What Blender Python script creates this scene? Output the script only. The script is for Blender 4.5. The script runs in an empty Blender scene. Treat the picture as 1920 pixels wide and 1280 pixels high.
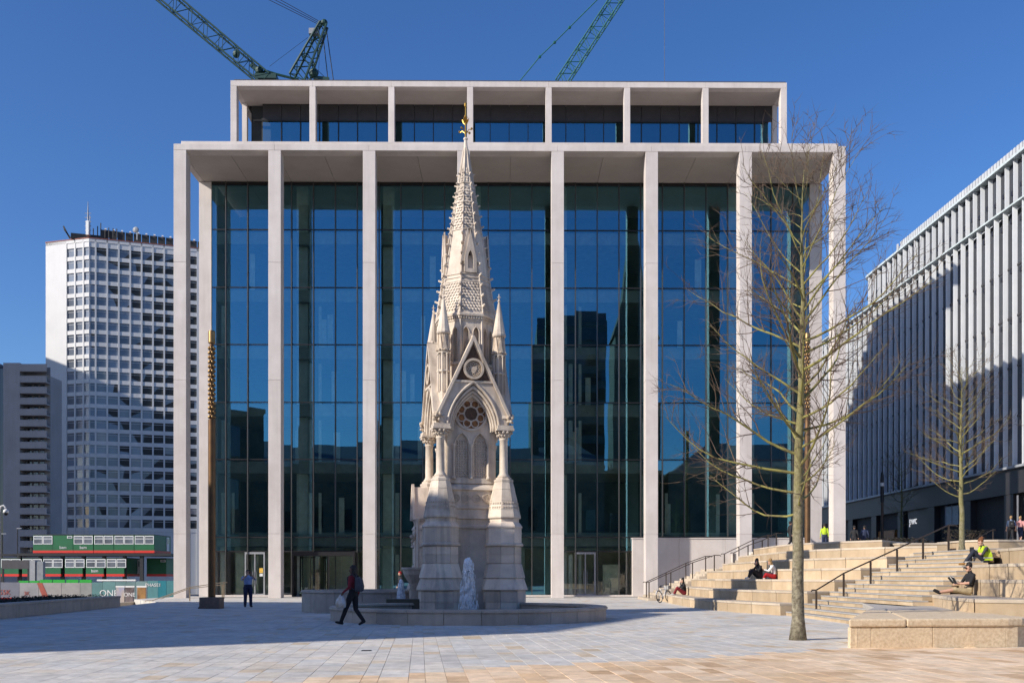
import bpy, bmesh, math, random
import numpy as np
from mathutils import Vector, Matrix
random.seed(7)
SC = bpy.context.scene
COL = SC.collection
R = math.radians
# ---------------------------------------------------------------- camera, sky, sun, exposure
EYE = 1.45
FPX = 1900.0
HOR = 1081.0
cam_d = bpy.data.cameras.new('camera')
cam = bpy.data.objects.new('camera', cam_d)
COL.objects.link(cam)
cam.location = (0, 0, EYE)
cam.rotation_euler = (R(90), 0, 0)
cam_d.sensor_width = 36.0
cam_d.lens = FPX / 1920 * 36
cam_d.shift_y = (HOR - 640) / 1920
cam_d.clip_start = 0.1
cam_d.clip_end = 6000
SC.camera = cam
SUN_EL = 28.5
SUN_K = 1.85
sdir = Vector((SUN_K, 1, 0)).normalized() * math.cos(R(SUN_EL)) - Vector((0, 0, math.sin(R(SUN_EL))))
world = bpy.data.worlds.new('World')
SC.world = world
world.use_nodes = True
wn = world.node_tree
sky = wn.nodes.new('ShaderNodeTexSky')
sky.sky_type = 'NISHITA'
sky.sun_disc = False
sky.sun_elevation = R(SUN_EL)
sky.sun_rotation = math.atan2(-sdir.x, -sdir.y)
sky.altitude = 200
sky.air_density = 1.0
sky.dust_density = 1.0
sky.ozone_density = 6.0
bg = [n for n in wn.nodes if n.type == 'BACKGROUND'][0]
bg.inputs[1].default_value = 0.135
hs = wn.nodes.new('ShaderNodeHueSaturation')
hs.inputs['Hue'].default_value = 0.508
hs.inputs['Saturation'].default_value = 1.14
wn.links.new(sky.outputs[0], hs.inputs['Color'])
wn.links.new(hs.outputs[0], bg.inputs[0])
sun_d = bpy.data.lights.new('sun', 'SUN')
sun_d.energy = 5.0
sun_d.angle = R(0.53)
sun_d.color = (1.0, 0.92, 0.81)
sun = bpy.data.objects.new('sun', sun_d)
COL.objects.link(sun)
sun.location = (-60, -40, 80)
sun.rotation_euler = sdir.to_track_quat('-Z', 'Y').to_euler()
vs = SC.view_settings
vs.view_transform = 'Standard'
vs.look = 'None'
vs.exposure = 0.2
vs.gamma = 1.0
vs.use_curve_mapping = False
SC.cycles.max_bounces = 8
SC.cycles.transparent_max_bounces = 16
SC.cycles.glossy_bounces = 4
SC.cycles.transmission_bounces = 6
SC.cycles.caustics_reflective = False
SC.cycles.caustics_refractive = False
SC.cycles.use_denoising = True

# ---------------------------------------------------------------- helpers
def at(px, py, d):                      # a point d metres in front of the lens, seen at photo pixel px, py
    return Vector(((px - 960) / FPX * d, d, EYE + (HOR - py) / FPX * d))
def atz(px, py, z):                     # the point of height z seen at photo pixel px, py
    d = (EYE - z) * FPX / (py - HOR)
    return Vector(((px - 960) / FPX * d, d, z))

class MB:
    def __init__(s):
        s.v = []; s.f = []; s.mi = []; s.cur = 0; s.M = None
    def add(s, vs_, fs):
        o = len(s.v)
        if s.M is not None:
            vs_ = [s.M @ Vector(p) for p in vs_]
        s.v.extend(tuple(p) for p in vs_)
        s.f.extend(tuple(i + o for i in f) for f in fs)
        s.mi.extend([s.cur] * len(fs))
        return s
    def box(s, x0, x1, y0, y1, z0, z1):
        return s.add([(x0,y0,z0),(x1,y0,z0),(x1,y1,z0),(x0,y1,z0),(x0,y0,z1),(x1,y0,z1),(x1,y1,z1),(x0,y1,z1)],
              [(0,3,2,1),(4,5,6,7),(0,1,5,4),(1,2,6,5),(2,3,7,6),(3,0,4,7)])
    def prism(s, poly, z0, z1):
        n = len(poly)
        a = sum(poly[i][0]*poly[(i+1)%n][1] - poly[(i+1)%n][0]*poly[i][1] for i in range(n))
        if a < 0: poly = poly[::-1]
        vs_ = [(p[0],p[1],z0) for p in poly] + [(p[0],p[1],z1) for p in poly]
        fs = [tuple(range(n-1,-1,-1)), tuple(range(n,2*n))] + [(i,(i+1)%n,n+(i+1)%n,n+i) for i in range(n)]
        return s.add(vs_, fs)
    def rings(s, rs, cap=True):
        n = len(rs[0]); vs_ = [p for r in rs for p in r]; fs = []
        for k in range(len(rs)-1):
            for i in range(n):
                fs.append((k*n+i, k*n+(i+1)%n, (k+1)*n+(i+1)%n, (k+1)*n+i))
        if cap:
            fs.append(tuple(range(n-1,-1,-1))); fs.append(tuple(range((len(rs)-1)*n, len(rs)*n)))
        return s.add(vs_, fs)
    def lathe(s, prof, n=8, c=(0,0), ph=0.0, apo=False):
        k = 1/math.cos(math.pi/n) if apo else 1
        return s.rings([[(c[0]+max(r,1e-4)*k*math.cos(ph+2*math.pi*i/n), c[1]+max(r,1e-4)*k*math.sin(ph+2*math.pi*i/n), z) for i in range(n)] for r, z in prof])
    def tube(s, pts, rad, n=6, cap=True):
        pts = [Vector(p) for p in pts]
        if not hasattr(rad, '__len__'): rad = [rad]*len(pts)
        rs = []; up = None
        for i, p in enumerate(pts):
            t = (pts[min(i+1,len(pts)-1)] - pts[max(i-1,0)])
            t = t.normalized() if t.length > 1e-9 else Vector((0,0,1))
            if up is None:
                up = Vector((0,0,1)) if abs(t.z) < 0.9 else Vector((1,0,0))
            a = t.cross(up)
            if a.length < 1e-6: a = t.cross(Vector((0.3,1,0.2)))
            a.normalize(); b = a.cross(t).normalized(); up = b
            rs.append([p + (a*math.cos(2*math.pi*k/n) + b*math.sin(2*math.pi*k/n))*rad[i] for k in range(n)])
        return s.rings(rs, cap)
    def bar(s, p, q, w, h=None):
        p = Vector(p); q = Vector(q); h = h or w
        t = (q-p).normalized(); up = Vector((0,0,1)) if abs(t.z) < 0.95 else Vector((0,1,0))
        a = t.cross(up).normalized()*w/2; b = a.cross(t).normalized()*h/2
        return s.rings([[p-a-b,p+a-b,p+a+b,p-a+b],[q-a-b,q+a-b,q+a+b,q-a+b]])
    def ball(s, c, r, n=8, m=6, sc=(1,1,1)):
        rs = []
        for k in range(m+1):
            t = math.pi*k/m
            rr = max(math.sin(t), 0.02)*r
            rs.append([(c[0]+rr*math.cos(2*math.pi*i/n)*sc[0], c[1]+rr*math.sin(2*math.pi*i/n)*sc[1], c[2]-math.cos(t)*r*sc[2]) for i in range(n)])
        return s.rings(rs)
    def mesh(s, name, mats, smooth=False):
        me = bpy.data.meshes.new(name)
        me.from_pydata(s.v, [], s.f)
        if not isinstance(mats, (list, tuple)): mats = [mats]
        for m in mats: me.materials.append(m)
        if len(mats) > 1: me.polygons.foreach_set('material_index', s.mi)
        if smooth: me.polygons.foreach_set('use_smooth', [True]*len(me.polygons))
        me.update()
        return me
    def ob(s, name, mats, parent=None, smooth=False, loc=None, bev=0):
        return inst(name, s.mesh(name, mats, smooth), parent, loc, bev=bev)

def inst(name, me, parent=None, loc=None, rz=0, bev=0, scale=None):
    o = bpy.data.objects.new(name, me)
    COL.objects.link(o)
    if parent is not None: o.parent = parent
    if loc is not None: o.location = loc
    if rz: o.rotation_euler = (0,0,rz)
    if scale is not None: o.scale = scale
    if bev:
        b = o.modifiers.new('edge', 'BEVEL'); b.width = bev; b.segments = 2; b.limit_method = 'ANGLE'
    return o
def tag(o, label, cat, group=None):
    o['label'] = label; o['category'] = cat
    if group: o['group'] = group
    return o
def thing(name, label, cat, loc=(0,0,0), rz=0, group=None):
    o = bpy.data.objects.new(name, None); COL.objects.link(o)
    o.location = loc; o.rotation_euler = (0,0,rz); o.empty_display_size = 0.3
    return tag(o, label, cat, group)
def struct(o):
    o['kind'] = 'structure'; return o
def stuff(o):
    o['kind'] = 'stuff'; return o
def copy_tree(o, parent=None):
    c = o.copy(); COL.objects.link(c); c.parent = parent
    for ch in [x for x in o.children]: copy_tree(ch, c)
    return c
def text(name, body, size, mat_, parent, M, ext=0.01):
    cu = bpy.data.curves.new(name, 'FONT'); cu.body = body; cu.size = size; cu.align_x = 'CENTER'; cu.extrude = ext
    cu.materials.append(mat_)
    tmp = bpy.data.objects.new('text_tmp', cu); COL.objects.link(tmp)
    dg = bpy.context.evaluated_depsgraph_get(); dg.update()
    me = bpy.data.meshes.new_from_object(tmp.evaluated_get(dg))
    bpy.data.objects.remove(tmp)
    o = bpy.data.objects.new(name, me); COL.objects.link(o); o.parent = parent; o.matrix_local = M
    return o
FRONT = Matrix.Rotation(R(90), 4, 'X')          # text standing up, read from the -y side

# ---------------------------------------------------------------- materials
def mat(name, c, rough=0.7, c2=None, scale=2.0, amt=0.5, metal=0.0, bump=0.0, bscale=40.0, var=0.0, stretch=(1,1,1), spec=0.5, stain=None, alpha=None):
    m = bpy.data.materials.new(name); m.use_nodes = True
    nt = m.node_tree; N = nt.nodes; L = nt.links
    b = N['Principled BSDF']
    b.inputs['Roughness'].default_value = rough
    b.inputs['Metallic'].default_value = metal
    b.inputs['Specular IOR Level'].default_value = spec
    geo = N.new('ShaderNodeNewGeometry')
    mp = N.new('ShaderNodeMapping'); mp.inputs['Scale'].default_value = stretch
    L.new(geo.outputs['Position'], mp.inputs[0])
    c2 = c2 or tuple(x*0.72 for x in c)
    no = N.new('ShaderNodeTexNoise'); no.inputs['Scale'].default_value = scale; no.inputs['Detail'].default_value = 6; no.inputs['Roughness'].default_value = 0.65
    L.new(mp.outputs[0], no.inputs['Vector'])
    rp = N.new('ShaderNodeMapRange'); rp.inputs[1].default_value = 0.35; rp.inputs[2].default_value = 0.68; rp.inputs[3].default_value = 0; rp.inputs[4].default_value = amt*2
    rp.clamp = True
    L.new(no.outputs[0], rp.inputs[0])
    mx = N.new('ShaderNodeMix'); mx.data_type = 'RGBA'
    mx.inputs['A'].default_value = (*c, 1); mx.inputs['B'].default_value = (*c2, 1)
    L.new(rp.outputs[0], mx.inputs['Factor'])
    out = mx.outputs['Result']
    if stain:                                     # darker rain streaks running down the face
        m2 = N.new('ShaderNodeMapping'); m2.inputs['Scale'].default_value = (2.2, 2.2, 0.12)
        L.new(geo.outputs['Position'], m2.inputs[0])
        n2 = N.new('ShaderNodeTexNoise'); n2.inputs['Scale'].default_value = 1.5; n2.inputs['Detail'].default_value = 8
        L.new(m2.outputs[0], n2.inputs['Vector'])
        r2 = N.new('ShaderNodeMapRange'); r2.inputs[1].default_value = 0.48; r2.inputs[2].default_value = 0.75; r2.inputs[3].default_value = 0; r2.inputs[4].default_value = stain
        L.new(n2.outputs[0], r2.inputs[0])
        mx2 = N.new('ShaderNodeMix'); mx2.data_type = 'RGBA'; mx2.inputs['B'].default_value = (*[x*0.55 for x in c2], 1)
        L.new(out, mx2.inputs['A']); L.new(r2.outputs[0], mx2.inputs['Factor'])
        out = mx2.outputs['Result']
    if var:
        oi = N.new('ShaderNodeObjectInfo')
        r3 = N.new('ShaderNodeMapRange'); r3.inputs[3].default_value = 1-var; r3.inputs[4].default_value = 1+var
        L.new(oi.outputs['Random'], r3.inputs[0])
        vm = N.new('ShaderNodeVectorMath'); vm.operation = 'SCALE'
        L.new(out, vm.inputs[0]); L.new(r3.outputs[0], vm.inputs['Scale'])
        out = vm.outputs[0]
    L.new(out, b.inputs['Base Color'])
    if bump:
        n3 = N.new('ShaderNodeTexNoise'); n3.inputs['Scale'].default_value = bscale; n3.inputs['Detail'].default_value = 5
        L.new(geo.outputs['Position'], n3.inputs['Vector'])
        bp = N.new('ShaderNodeBump'); bp.inputs['Strength'].default_value = bump; bp.inputs['Distance'].default_value = 0.02
        L.new(n3.outputs[0], bp.inputs['Height']); L.new(bp.outputs[0], b.inputs['Normal'])
    return m

def glass(name, tint=(0.55,0.7,0.65), refl=0.28, rough=0.0, rcol=(0.9,0.95,1.0), wave=0.0):
    m = bpy.data.materials.new(name); m.use_nodes = True
    nt = m.node_tree; N = nt.nodes; L = nt.links
    N.remove(N['Principled BSDF'])
    tr = N.new('ShaderNodeBsdfTransparent'); tr.inputs[0].default_value = (*tint, 1)
    gl = N.new('ShaderNodeBsdfGlossy'); gl.inputs[0].default_value = (*rcol, 1); gl.inputs['Roughness'].default_value = rough
    lw = N.new('ShaderNodeLayerWeight'); lw.inputs[0].default_value = 0.25
    mr = N.new('ShaderNodeMapRange'); mr.inputs[3].default_value = refl; mr.inputs[4].default_value = 1.0
    L.new(lw.outputs['Fresnel'], mr.inputs[0])
    mr.inputs[1].default_value = 0.06
    mix = N.new('ShaderNodeMixShader')
    L.new(mr.outputs[0], mix.inputs[0]); L.new(tr.outputs[0], mix.inputs[1]); L.new(gl.outputs[0], mix.inputs[2])
    L.new(mix.outputs[0], N['Material Output'].inputs[0])
    if wave:
        geo = N.new('ShaderNodeNewGeometry')
        n3 = N.new('ShaderNodeTexNoise'); n3.inputs['Scale'].default_value = 0.35; n3.inputs['Detail'].default_value = 1
        L.new(geo.outputs['Position'], n3.inputs['Vector'])
        bp = N.new('ShaderNodeBump'); bp.inputs['Strength'].default_value = 1.0; bp.inputs['Distance'].default_value = wave
        L.new(n3.outputs[0], bp.inputs['Height']); L.new(bp.outputs[0], gl.inputs['Normal'])
    return m

def ramp_mat(name, stops, rough=0.75, source='object', nscale=3.0, namt=0.25, bump=0.15):
    """stone whose colour is picked per piece: from the object colour, or from a face attribute for joined pieces"""
    m = bpy.data.materials.new(name); m.use_nodes = True
    nt = m.node_tree; N = nt.nodes; L = nt.links; b = N['Principled BSDF']
    b.inputs['Roughness'].default_value = rough
    if source == 'object':
        src = N.new('ShaderNodeObjectInfo').outputs['Color']
    else:
        a = N.new('ShaderNodeAttribute'); a.attribute_name = 'tone'; src = a.outputs['Fac']
    cr = N.new('ShaderNodeValToRGB'); cr.color_ramp.interpolation = 'LINEAR'
    while len(cr.color_ramp.elements) < len(stops): cr.color_ramp.elements.new(0.5)
    for e, (p, c) in zip(cr.color_ramp.elements, stops): e.position = p; e.color = (*c, 1)
    L.new(src, cr.inputs[0])
    geo = N.new('ShaderNodeNewGeometry')
    no = N.new('ShaderNodeTexNoise'); no.inputs['Scale'].default_value = nscale; no.inputs['Detail'].default_value = 7; no.inputs['Roughness'].default_value = 0.7
    L.new(geo.outputs['Position'], no.inputs['Vector'])
    mr = N.new('ShaderNodeMapRange'); mr.inputs[1].default_value = 0.3; mr.inputs[2].default_value = 0.7; mr.inputs[3].default_value = 1-namt; mr.inputs[4].default_value = 1+namt
    L.new(no.outputs[0], mr.inputs[0])
    n4 = N.new('ShaderNodeTexNoise'); n4.inputs['Scale'].default_value = 0.45; n4.inputs['Detail'].default_value = 5
    L.new(geo.outputs['Position'], n4.inputs['Vector'])
    m4 = N.new('ShaderNodeMapRange'); m4.inputs[1].default_value = 0.3; m4.inputs[2].default_value = 0.7; m4.inputs[3].default_value = 0.86; m4.inputs[4].default_value = 1.08
    L.new(n4.outputs[0], m4.inputs[0])
    vo = N.new('ShaderNodeTexVoronoi'); vo.inputs['Scale'].default_value = 2.2          # trodden-in gum and specks
    L.new(geo.outputs['Position'], vo.inputs['Vector'])
    m5 = N.new('ShaderNodeMapRange'); m5.inputs[1].default_value = 0.05; m5.inputs[2].default_value = 0.075; m5.inputs[3].default_value = 0.72; m5.inputs[4].default_value = 1.0
    L.new(vo.outputs['Distance'], m5.inputs[0])
    q1 = N.new('ShaderNodeMath'); q1.operation = 'MULTIPLY'; L.new(mr.outputs[0], q1.inputs[0]); L.new(m4.outputs[0], q1.inputs[1])
    q2 = N.new('ShaderNodeMath'); q2.operation = 'MULTIPLY'; L.new(q1.outputs[0], q2.inputs[0]); L.new(m5.outputs[0], q2.inputs[1])
    vm = N.new('ShaderNodeVectorMath'); vm.operation = 'SCALE'
    L.new(cr.outputs[0], vm.inputs[0]); L.new(q2.outputs[0], vm.inputs['Scale'])
    L.new(vm.outputs[0], b.inputs['Base Color'])
    if bump:
        n3 = N.new('ShaderNodeTexNoise'); n3.inputs['Scale'].default_value = 25; n3.inputs['Detail'].default_value = 5
        L.new(geo.outputs['Position'], n3.inputs['Vector'])
        bp = N.new('ShaderNodeBump'); bp.inputs['Strength'].default_value = bump; bp.inputs['Distance'].default_value = 0.02
        L.new(n3.outputs[0], bp.inputs['Height']); L.new(bp.outputs[0], b.inputs['Normal'])
    return m

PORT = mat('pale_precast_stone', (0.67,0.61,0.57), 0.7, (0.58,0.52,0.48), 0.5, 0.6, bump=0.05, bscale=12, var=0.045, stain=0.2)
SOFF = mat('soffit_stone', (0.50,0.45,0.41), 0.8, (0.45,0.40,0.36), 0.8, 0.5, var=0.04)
MON = mat('monument_limestone', (0.75,0.65,0.53), 0.8, (0.54,0.455,0.37), 1.3, 0.6, bump=0.35, bscale=30, stain=0.8)
MONB = mat('monument_plinth_stone', (0.82,0.69,0.55), 0.85, (0.66,0.55,0.45), 1.2, 0.6, bump=0.4, bscale=25, var=0.22, stain=0.85)
MONR = mat('monument_carved_stone', (0.66,0.55,0.43), 0.85, (0.46,0.37,0.28), 6, 0.5, bump=0.6, bscale=30)
MOSD = mat('dark_mosaic', (0.13,0.07,0.04), 0.7, (0.05,0.03,0.02), 14, 0.6, bump=0.2, bscale=60)
MOSB = mat('brown_gold_mosaic', (0.36,0.16,0.045), 0.6, (0.13,0.05,0.018), 9, 0.7, bump=0.2, bscale=60)
GOLD = mat('gilded_metal', (0.55,0.33,0.07), 0.42, (0.4,0.23,0.05), 5, 0.5, metal=1.0)
BRONZE = mat('bronze_metal', (0.22,0.125,0.06), 0.42, (0.15,0.085,0.045), 2, 0.5, metal=0.75)
BRASS = mat('brass_studs', (0.40,0.26,0.12), 0.42, (0.28,0.17,0.075), 4, 0.5, metal=1.0)
RAILM = mat('dark_bronze_rail', (0.10,0.075,0.06), 0.45, None, 3, 0.4, metal=0.6)
STEP = mat('york_stone', (0.53,0.415,0.28), 0.8, (0.43,0.32,0.20), 0.9, 0.6, bump=0.2, bscale=18, var=0.19, stain=0.25)
COPE = mat('york_stone_coping', (0.54,0.46,0.36), 0.8, (0.43,0.36,0.28), 1.3, 0.6, bump=0.2, bscale=18, var=0.15)
BENCH = mat('bench_granite', (0.78,0.64,0.45), 0.8, (0.58,0.44,0.28), 16, 0.55, bump=0.2, bscale=40, var=0.05, stain=0.2)
POOL = mat('pool_kerb_stone', (0.55,0.46,0.37), 0.75, (0.43,0.36,0.29), 1.5, 0.5, bump=0.2, bscale=20, var=0.08, stain=0.35)
WET = mat('wet_pool_stone', (0.13,0.11,0.08), 0.35, (0.08,0.075,0.05), 2, 0.6, bump=0.2, bscale=20)
FRAME = mat('anodised_dark_frame', (0.035,0.033,0.034), 0.4, None, 2, 0.3, metal=0.4)
MULL = mat('mullion_metal', (0.11,0.105,0.10), 0.4, None, 2, 0.3, metal=0.5)
PANE = glass('curtain_wall_glass', (0.78,0.90,0.81), 0.32, rcol=(0.27,0.73,0.95), wave=0.0015)
CLEAR = glass('shop_glass', (0.84,0.92,0.86), 0.10)
DGLASS = mat('dark_office_glass', (0.02,0.025,0.035), 0.06, None, 0.5, 0.4, spec=0.9)
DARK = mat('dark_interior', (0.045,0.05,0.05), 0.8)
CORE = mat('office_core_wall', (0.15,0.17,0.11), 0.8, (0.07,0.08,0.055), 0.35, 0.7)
INTW = mat('interior_plaster', (0.68,0.71,0.56), 0.8)
INTC = mat('interior_column', (0.82,0.84,0.74), 0.7)
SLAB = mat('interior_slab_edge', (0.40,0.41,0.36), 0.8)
WHITE = mat('white_paint', (0.80,0.80,0.79), 0.6, (0.7,0.7,0.68), 1.2, 0.4)
BLACK = mat('black_steel', (0.02,0.02,0.022), 0.5)
GREY = mat('grey_metal', (0.33,0.34,0.36), 0.5, None, 2, 0.4)
# ================================================================ GROUND
GRND = mat('lower_street_asphalt', (0.22,0.21,0.20), 0.9, (0.16,0.155,0.15), 0.4, 0.5)
struct(MB().add([(-4000,-4000,-3.5),(4000,-4000,-3.5),(4000,4000,-3.5),(-4000,4000,-3.5)], [(0,1,2,3)]).ob('ground', GRND))
TAN = [(0.0,(0.55,0.36,0.20)),(0.2,(0.72,0.52,0.33)),(0.5,(0.79,0.59,0.40)),(0.75,(0.82,0.64,0.45)),(0.95,(0.66,0.47,0.28)),(1.0,(0.77,0.53,0.31))]
GRY = [(0.0,(0.53,0.51,0.475)),(0.3,(0.60,0.57,0.52)),(0.55,(0.64,0.59,0.515)),(0.78,(0.56,0.555,0.53)),(0.95,(0.62,0.53,0.41)),(1.0,(0.53,0.42,0.29))]
PAV_GO = ramp_mat('grey_paver', GRY, source='object')
PAV_GA = ramp_mat('grey_pavers_joined', GRY, source='attr')
PAV_TO = ramp_mat('tan_paver', TAN, source='object')
PAV_TA = ramp_mat('tan_pavers_joined', TAN, source='attr')

def paving_sheet_material():
    """the far paving, where single stones can no longer be told apart: same colours, laid in courses"""
    m = bpy.data.materials.new('plaza_paving'); m.use_nodes = True
    nt = m.node_tree; N = nt.nodes; L = nt.links; b = N['Principled BSDF']; b.inputs['Roughness'].default_value = 0.8
    geo = N.new('ShaderNodeNewGeometry')
    mp = N.new('ShaderNodeMapping'); mp.inputs['Rotation'].default_value = (0,0,R(90-PAVE_ROT))
    L.new(geo.outputs['Position'], mp.inputs[0])
    br = N.new('ShaderNodeTexBrick'); br.inputs['Scale'].default_value = 1.0
    br.inputs['Brick Width'].default_value = 0.75; br.inputs['Row Height'].default_value = 0.32; br.inputs['Mortar Size'].default_value = 0.004
    br.inputs['Color1'].default_value = (0,0,0,1); br.inputs['Color2'].default_value = (1,1,1,1); br.inputs['Mortar'].default_value = (0.5,0.5,0.5,1)
    br.offset = 0.37; br.inputs['Bias'].default_value = 0.0
    L.new(mp.outputs[0], br.inputs['Vector'])
    cr = N.new('ShaderNodeValToRGB')
    while len(cr.color_ramp.elements) < len(GRY): cr.color_ramp.elements.new(0.5)
    for e, (p, c) in zip(cr.color_ramp.elements, GRY): e.position = p; e.color = (*c, 1)
    L.new(br.outputs['Color'], cr.inputs[0])
    no = N.new('ShaderNodeTexNoise'); no.inputs['Scale'].default_value = 0.5; no.inputs['Detail'].default_value = 8
    L.new(geo.outputs['Position'], no.inputs['Vector'])
    mr = N.new('ShaderNodeMapRange'); mr.inputs[1].default_value = 0.3; mr.inputs[2].default_value = 0.7; mr.inputs[3].default_value = 0.82; mr.inputs[4].default_value = 1.12
    L.new(no.outputs[0], mr.inputs[0])
    vm = N.new('ShaderNodeVectorMath'); vm.operation = 'SCALE'
    L.new(cr.outputs[0], vm.inputs[0]); L.new(mr.outputs[0], vm.inputs['Scale']); L.new(vm.outputs[0], b.inputs['Base Color'])
    return m
PAVE_ROT = 5.2
PLAZA_M = paving_sheet_material()
plaza = struct(MB().prism([(-90,-75),(90,-75),(90,62),(30,76),(-24.6,76),(-24.6,66),(-20.4,58.4),(-19.3,49.3),(-17.9,36),(-24,20),(-90,12)], -3.45, 0.0).ob('plaza_pavement', PLAZA_M))

def build_pavers():
    rnd = random.Random(3)
    a = R(PAVE_ROT)
    ex = Vector((math.cos(a), math.sin(a), 0)); ey = Vector((-math.sin(a), math.cos(a), 0))
    p0 = Vector((-3.57,13.85,0)); p1 = Vector((6.75,20.4,0)); bd = (p1-p0).normalized()
    cand = []
    u = -22.0
    while u < 24:
        w = rnd.choice([0.24,0.30,0.30,0.36,0.42])
        v = 11.0 + rnd.random()*0.8
        while v < 37:
            l = rnd.choice([0.45,0.6,0.6,0.75,0.9])
            c = ex*(u+w/2) + ey*(v+l/2)
            if c.y > 12.4 and abs(c.x) < c.y*0.505 + 1.2 and c.y < 36 and not in_blocked(c.x, c.y):
                side = (c.x-p0.x)*bd.y - (c.y-p0.y)*bd.x          # > 0 : the tan paving nearest the lens
                px = 960 + FPX*c.x/c.y; py = HOR + EYE*FPX/c.y
                size = w*l*FPX*FPX*EYE/c.y**3
                inside = -20 < px < 1940 and py < 1290
                cand.append((size if inside else 0, c, w, l, side > 0, rnd.random()))
            v += l
        u += w
    cand.sort(key=lambda t: -t[0])
    meshes = {}
    J = 0.005
    def block(w, l, mb, M=None):
        x, y, h, t = w/2-J/2, l/2-J/2, 0.007, 0.002
        vs_ = [(-x,-y,0),(x,-y,0),(x,y,0),(-x,y,0),(-x+t,-y+t,h),(x-t,-y+t,h),(x-t,y-t,h),(-x+t,y-t,h)]
        mb.M = M
        mb.add(vs_, [(4,5,6,7),(0,1,5,4),(1,2,6,5),(2,3,7,6),(3,0,4,7)])
    for i, (s, c, w, l, tan, r) in enumerate(cand[:300]):
        key = (w, l, tan)
        if key not in meshes:
            mb = MB(); block(w, l, mb); meshes[key] = mb.mesh('paver', PAV_TO if tan else PAV_GO)
        o = inst('paver', meshes[key], plaza, (c.x, c.y, 0.004 + rnd.uniform(-0.0015,0.0015)), a)
        o.color = (r, r, r, 1)
    for tan, nm, mt in ((True,'tan_paving',PAV_TA),(False,'grey_paving',PAV_GA)):
        mb = MB(); tone = []
        for s, c, w, l, tn, r in cand[300:]:
            if tn != tan: continue
            block(w, l, mb, Matrix.Translation((c.x,c.y,0.004)) @ Matrix.Rotation(a,4,'Z'))
            tone += [r]*5
        o = stuff(mb.ob(nm, mt, plaza))
        at_ = o.data.attributes.new('tone', 'FLOAT', 'FACE'); at_.data.foreach_set('value', tone)
def in_blocked(x, y):
    # under the bench, the pool and the steps no stones are laid
    if (x+1.47)**2 + (y-34.6)**2 < 4.5**2: return True
    if x > 6.9 + (y-21)*0.43 and y > 20.8: return True
    return False
build_pavers()
MB().box(-0.09,0.09,-0.09,0.09,0,0.018).ob('drain_cover', BLACK, plaza, loc=(at(687,1220,1).x*19.8, 19.8, 0.004))

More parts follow.
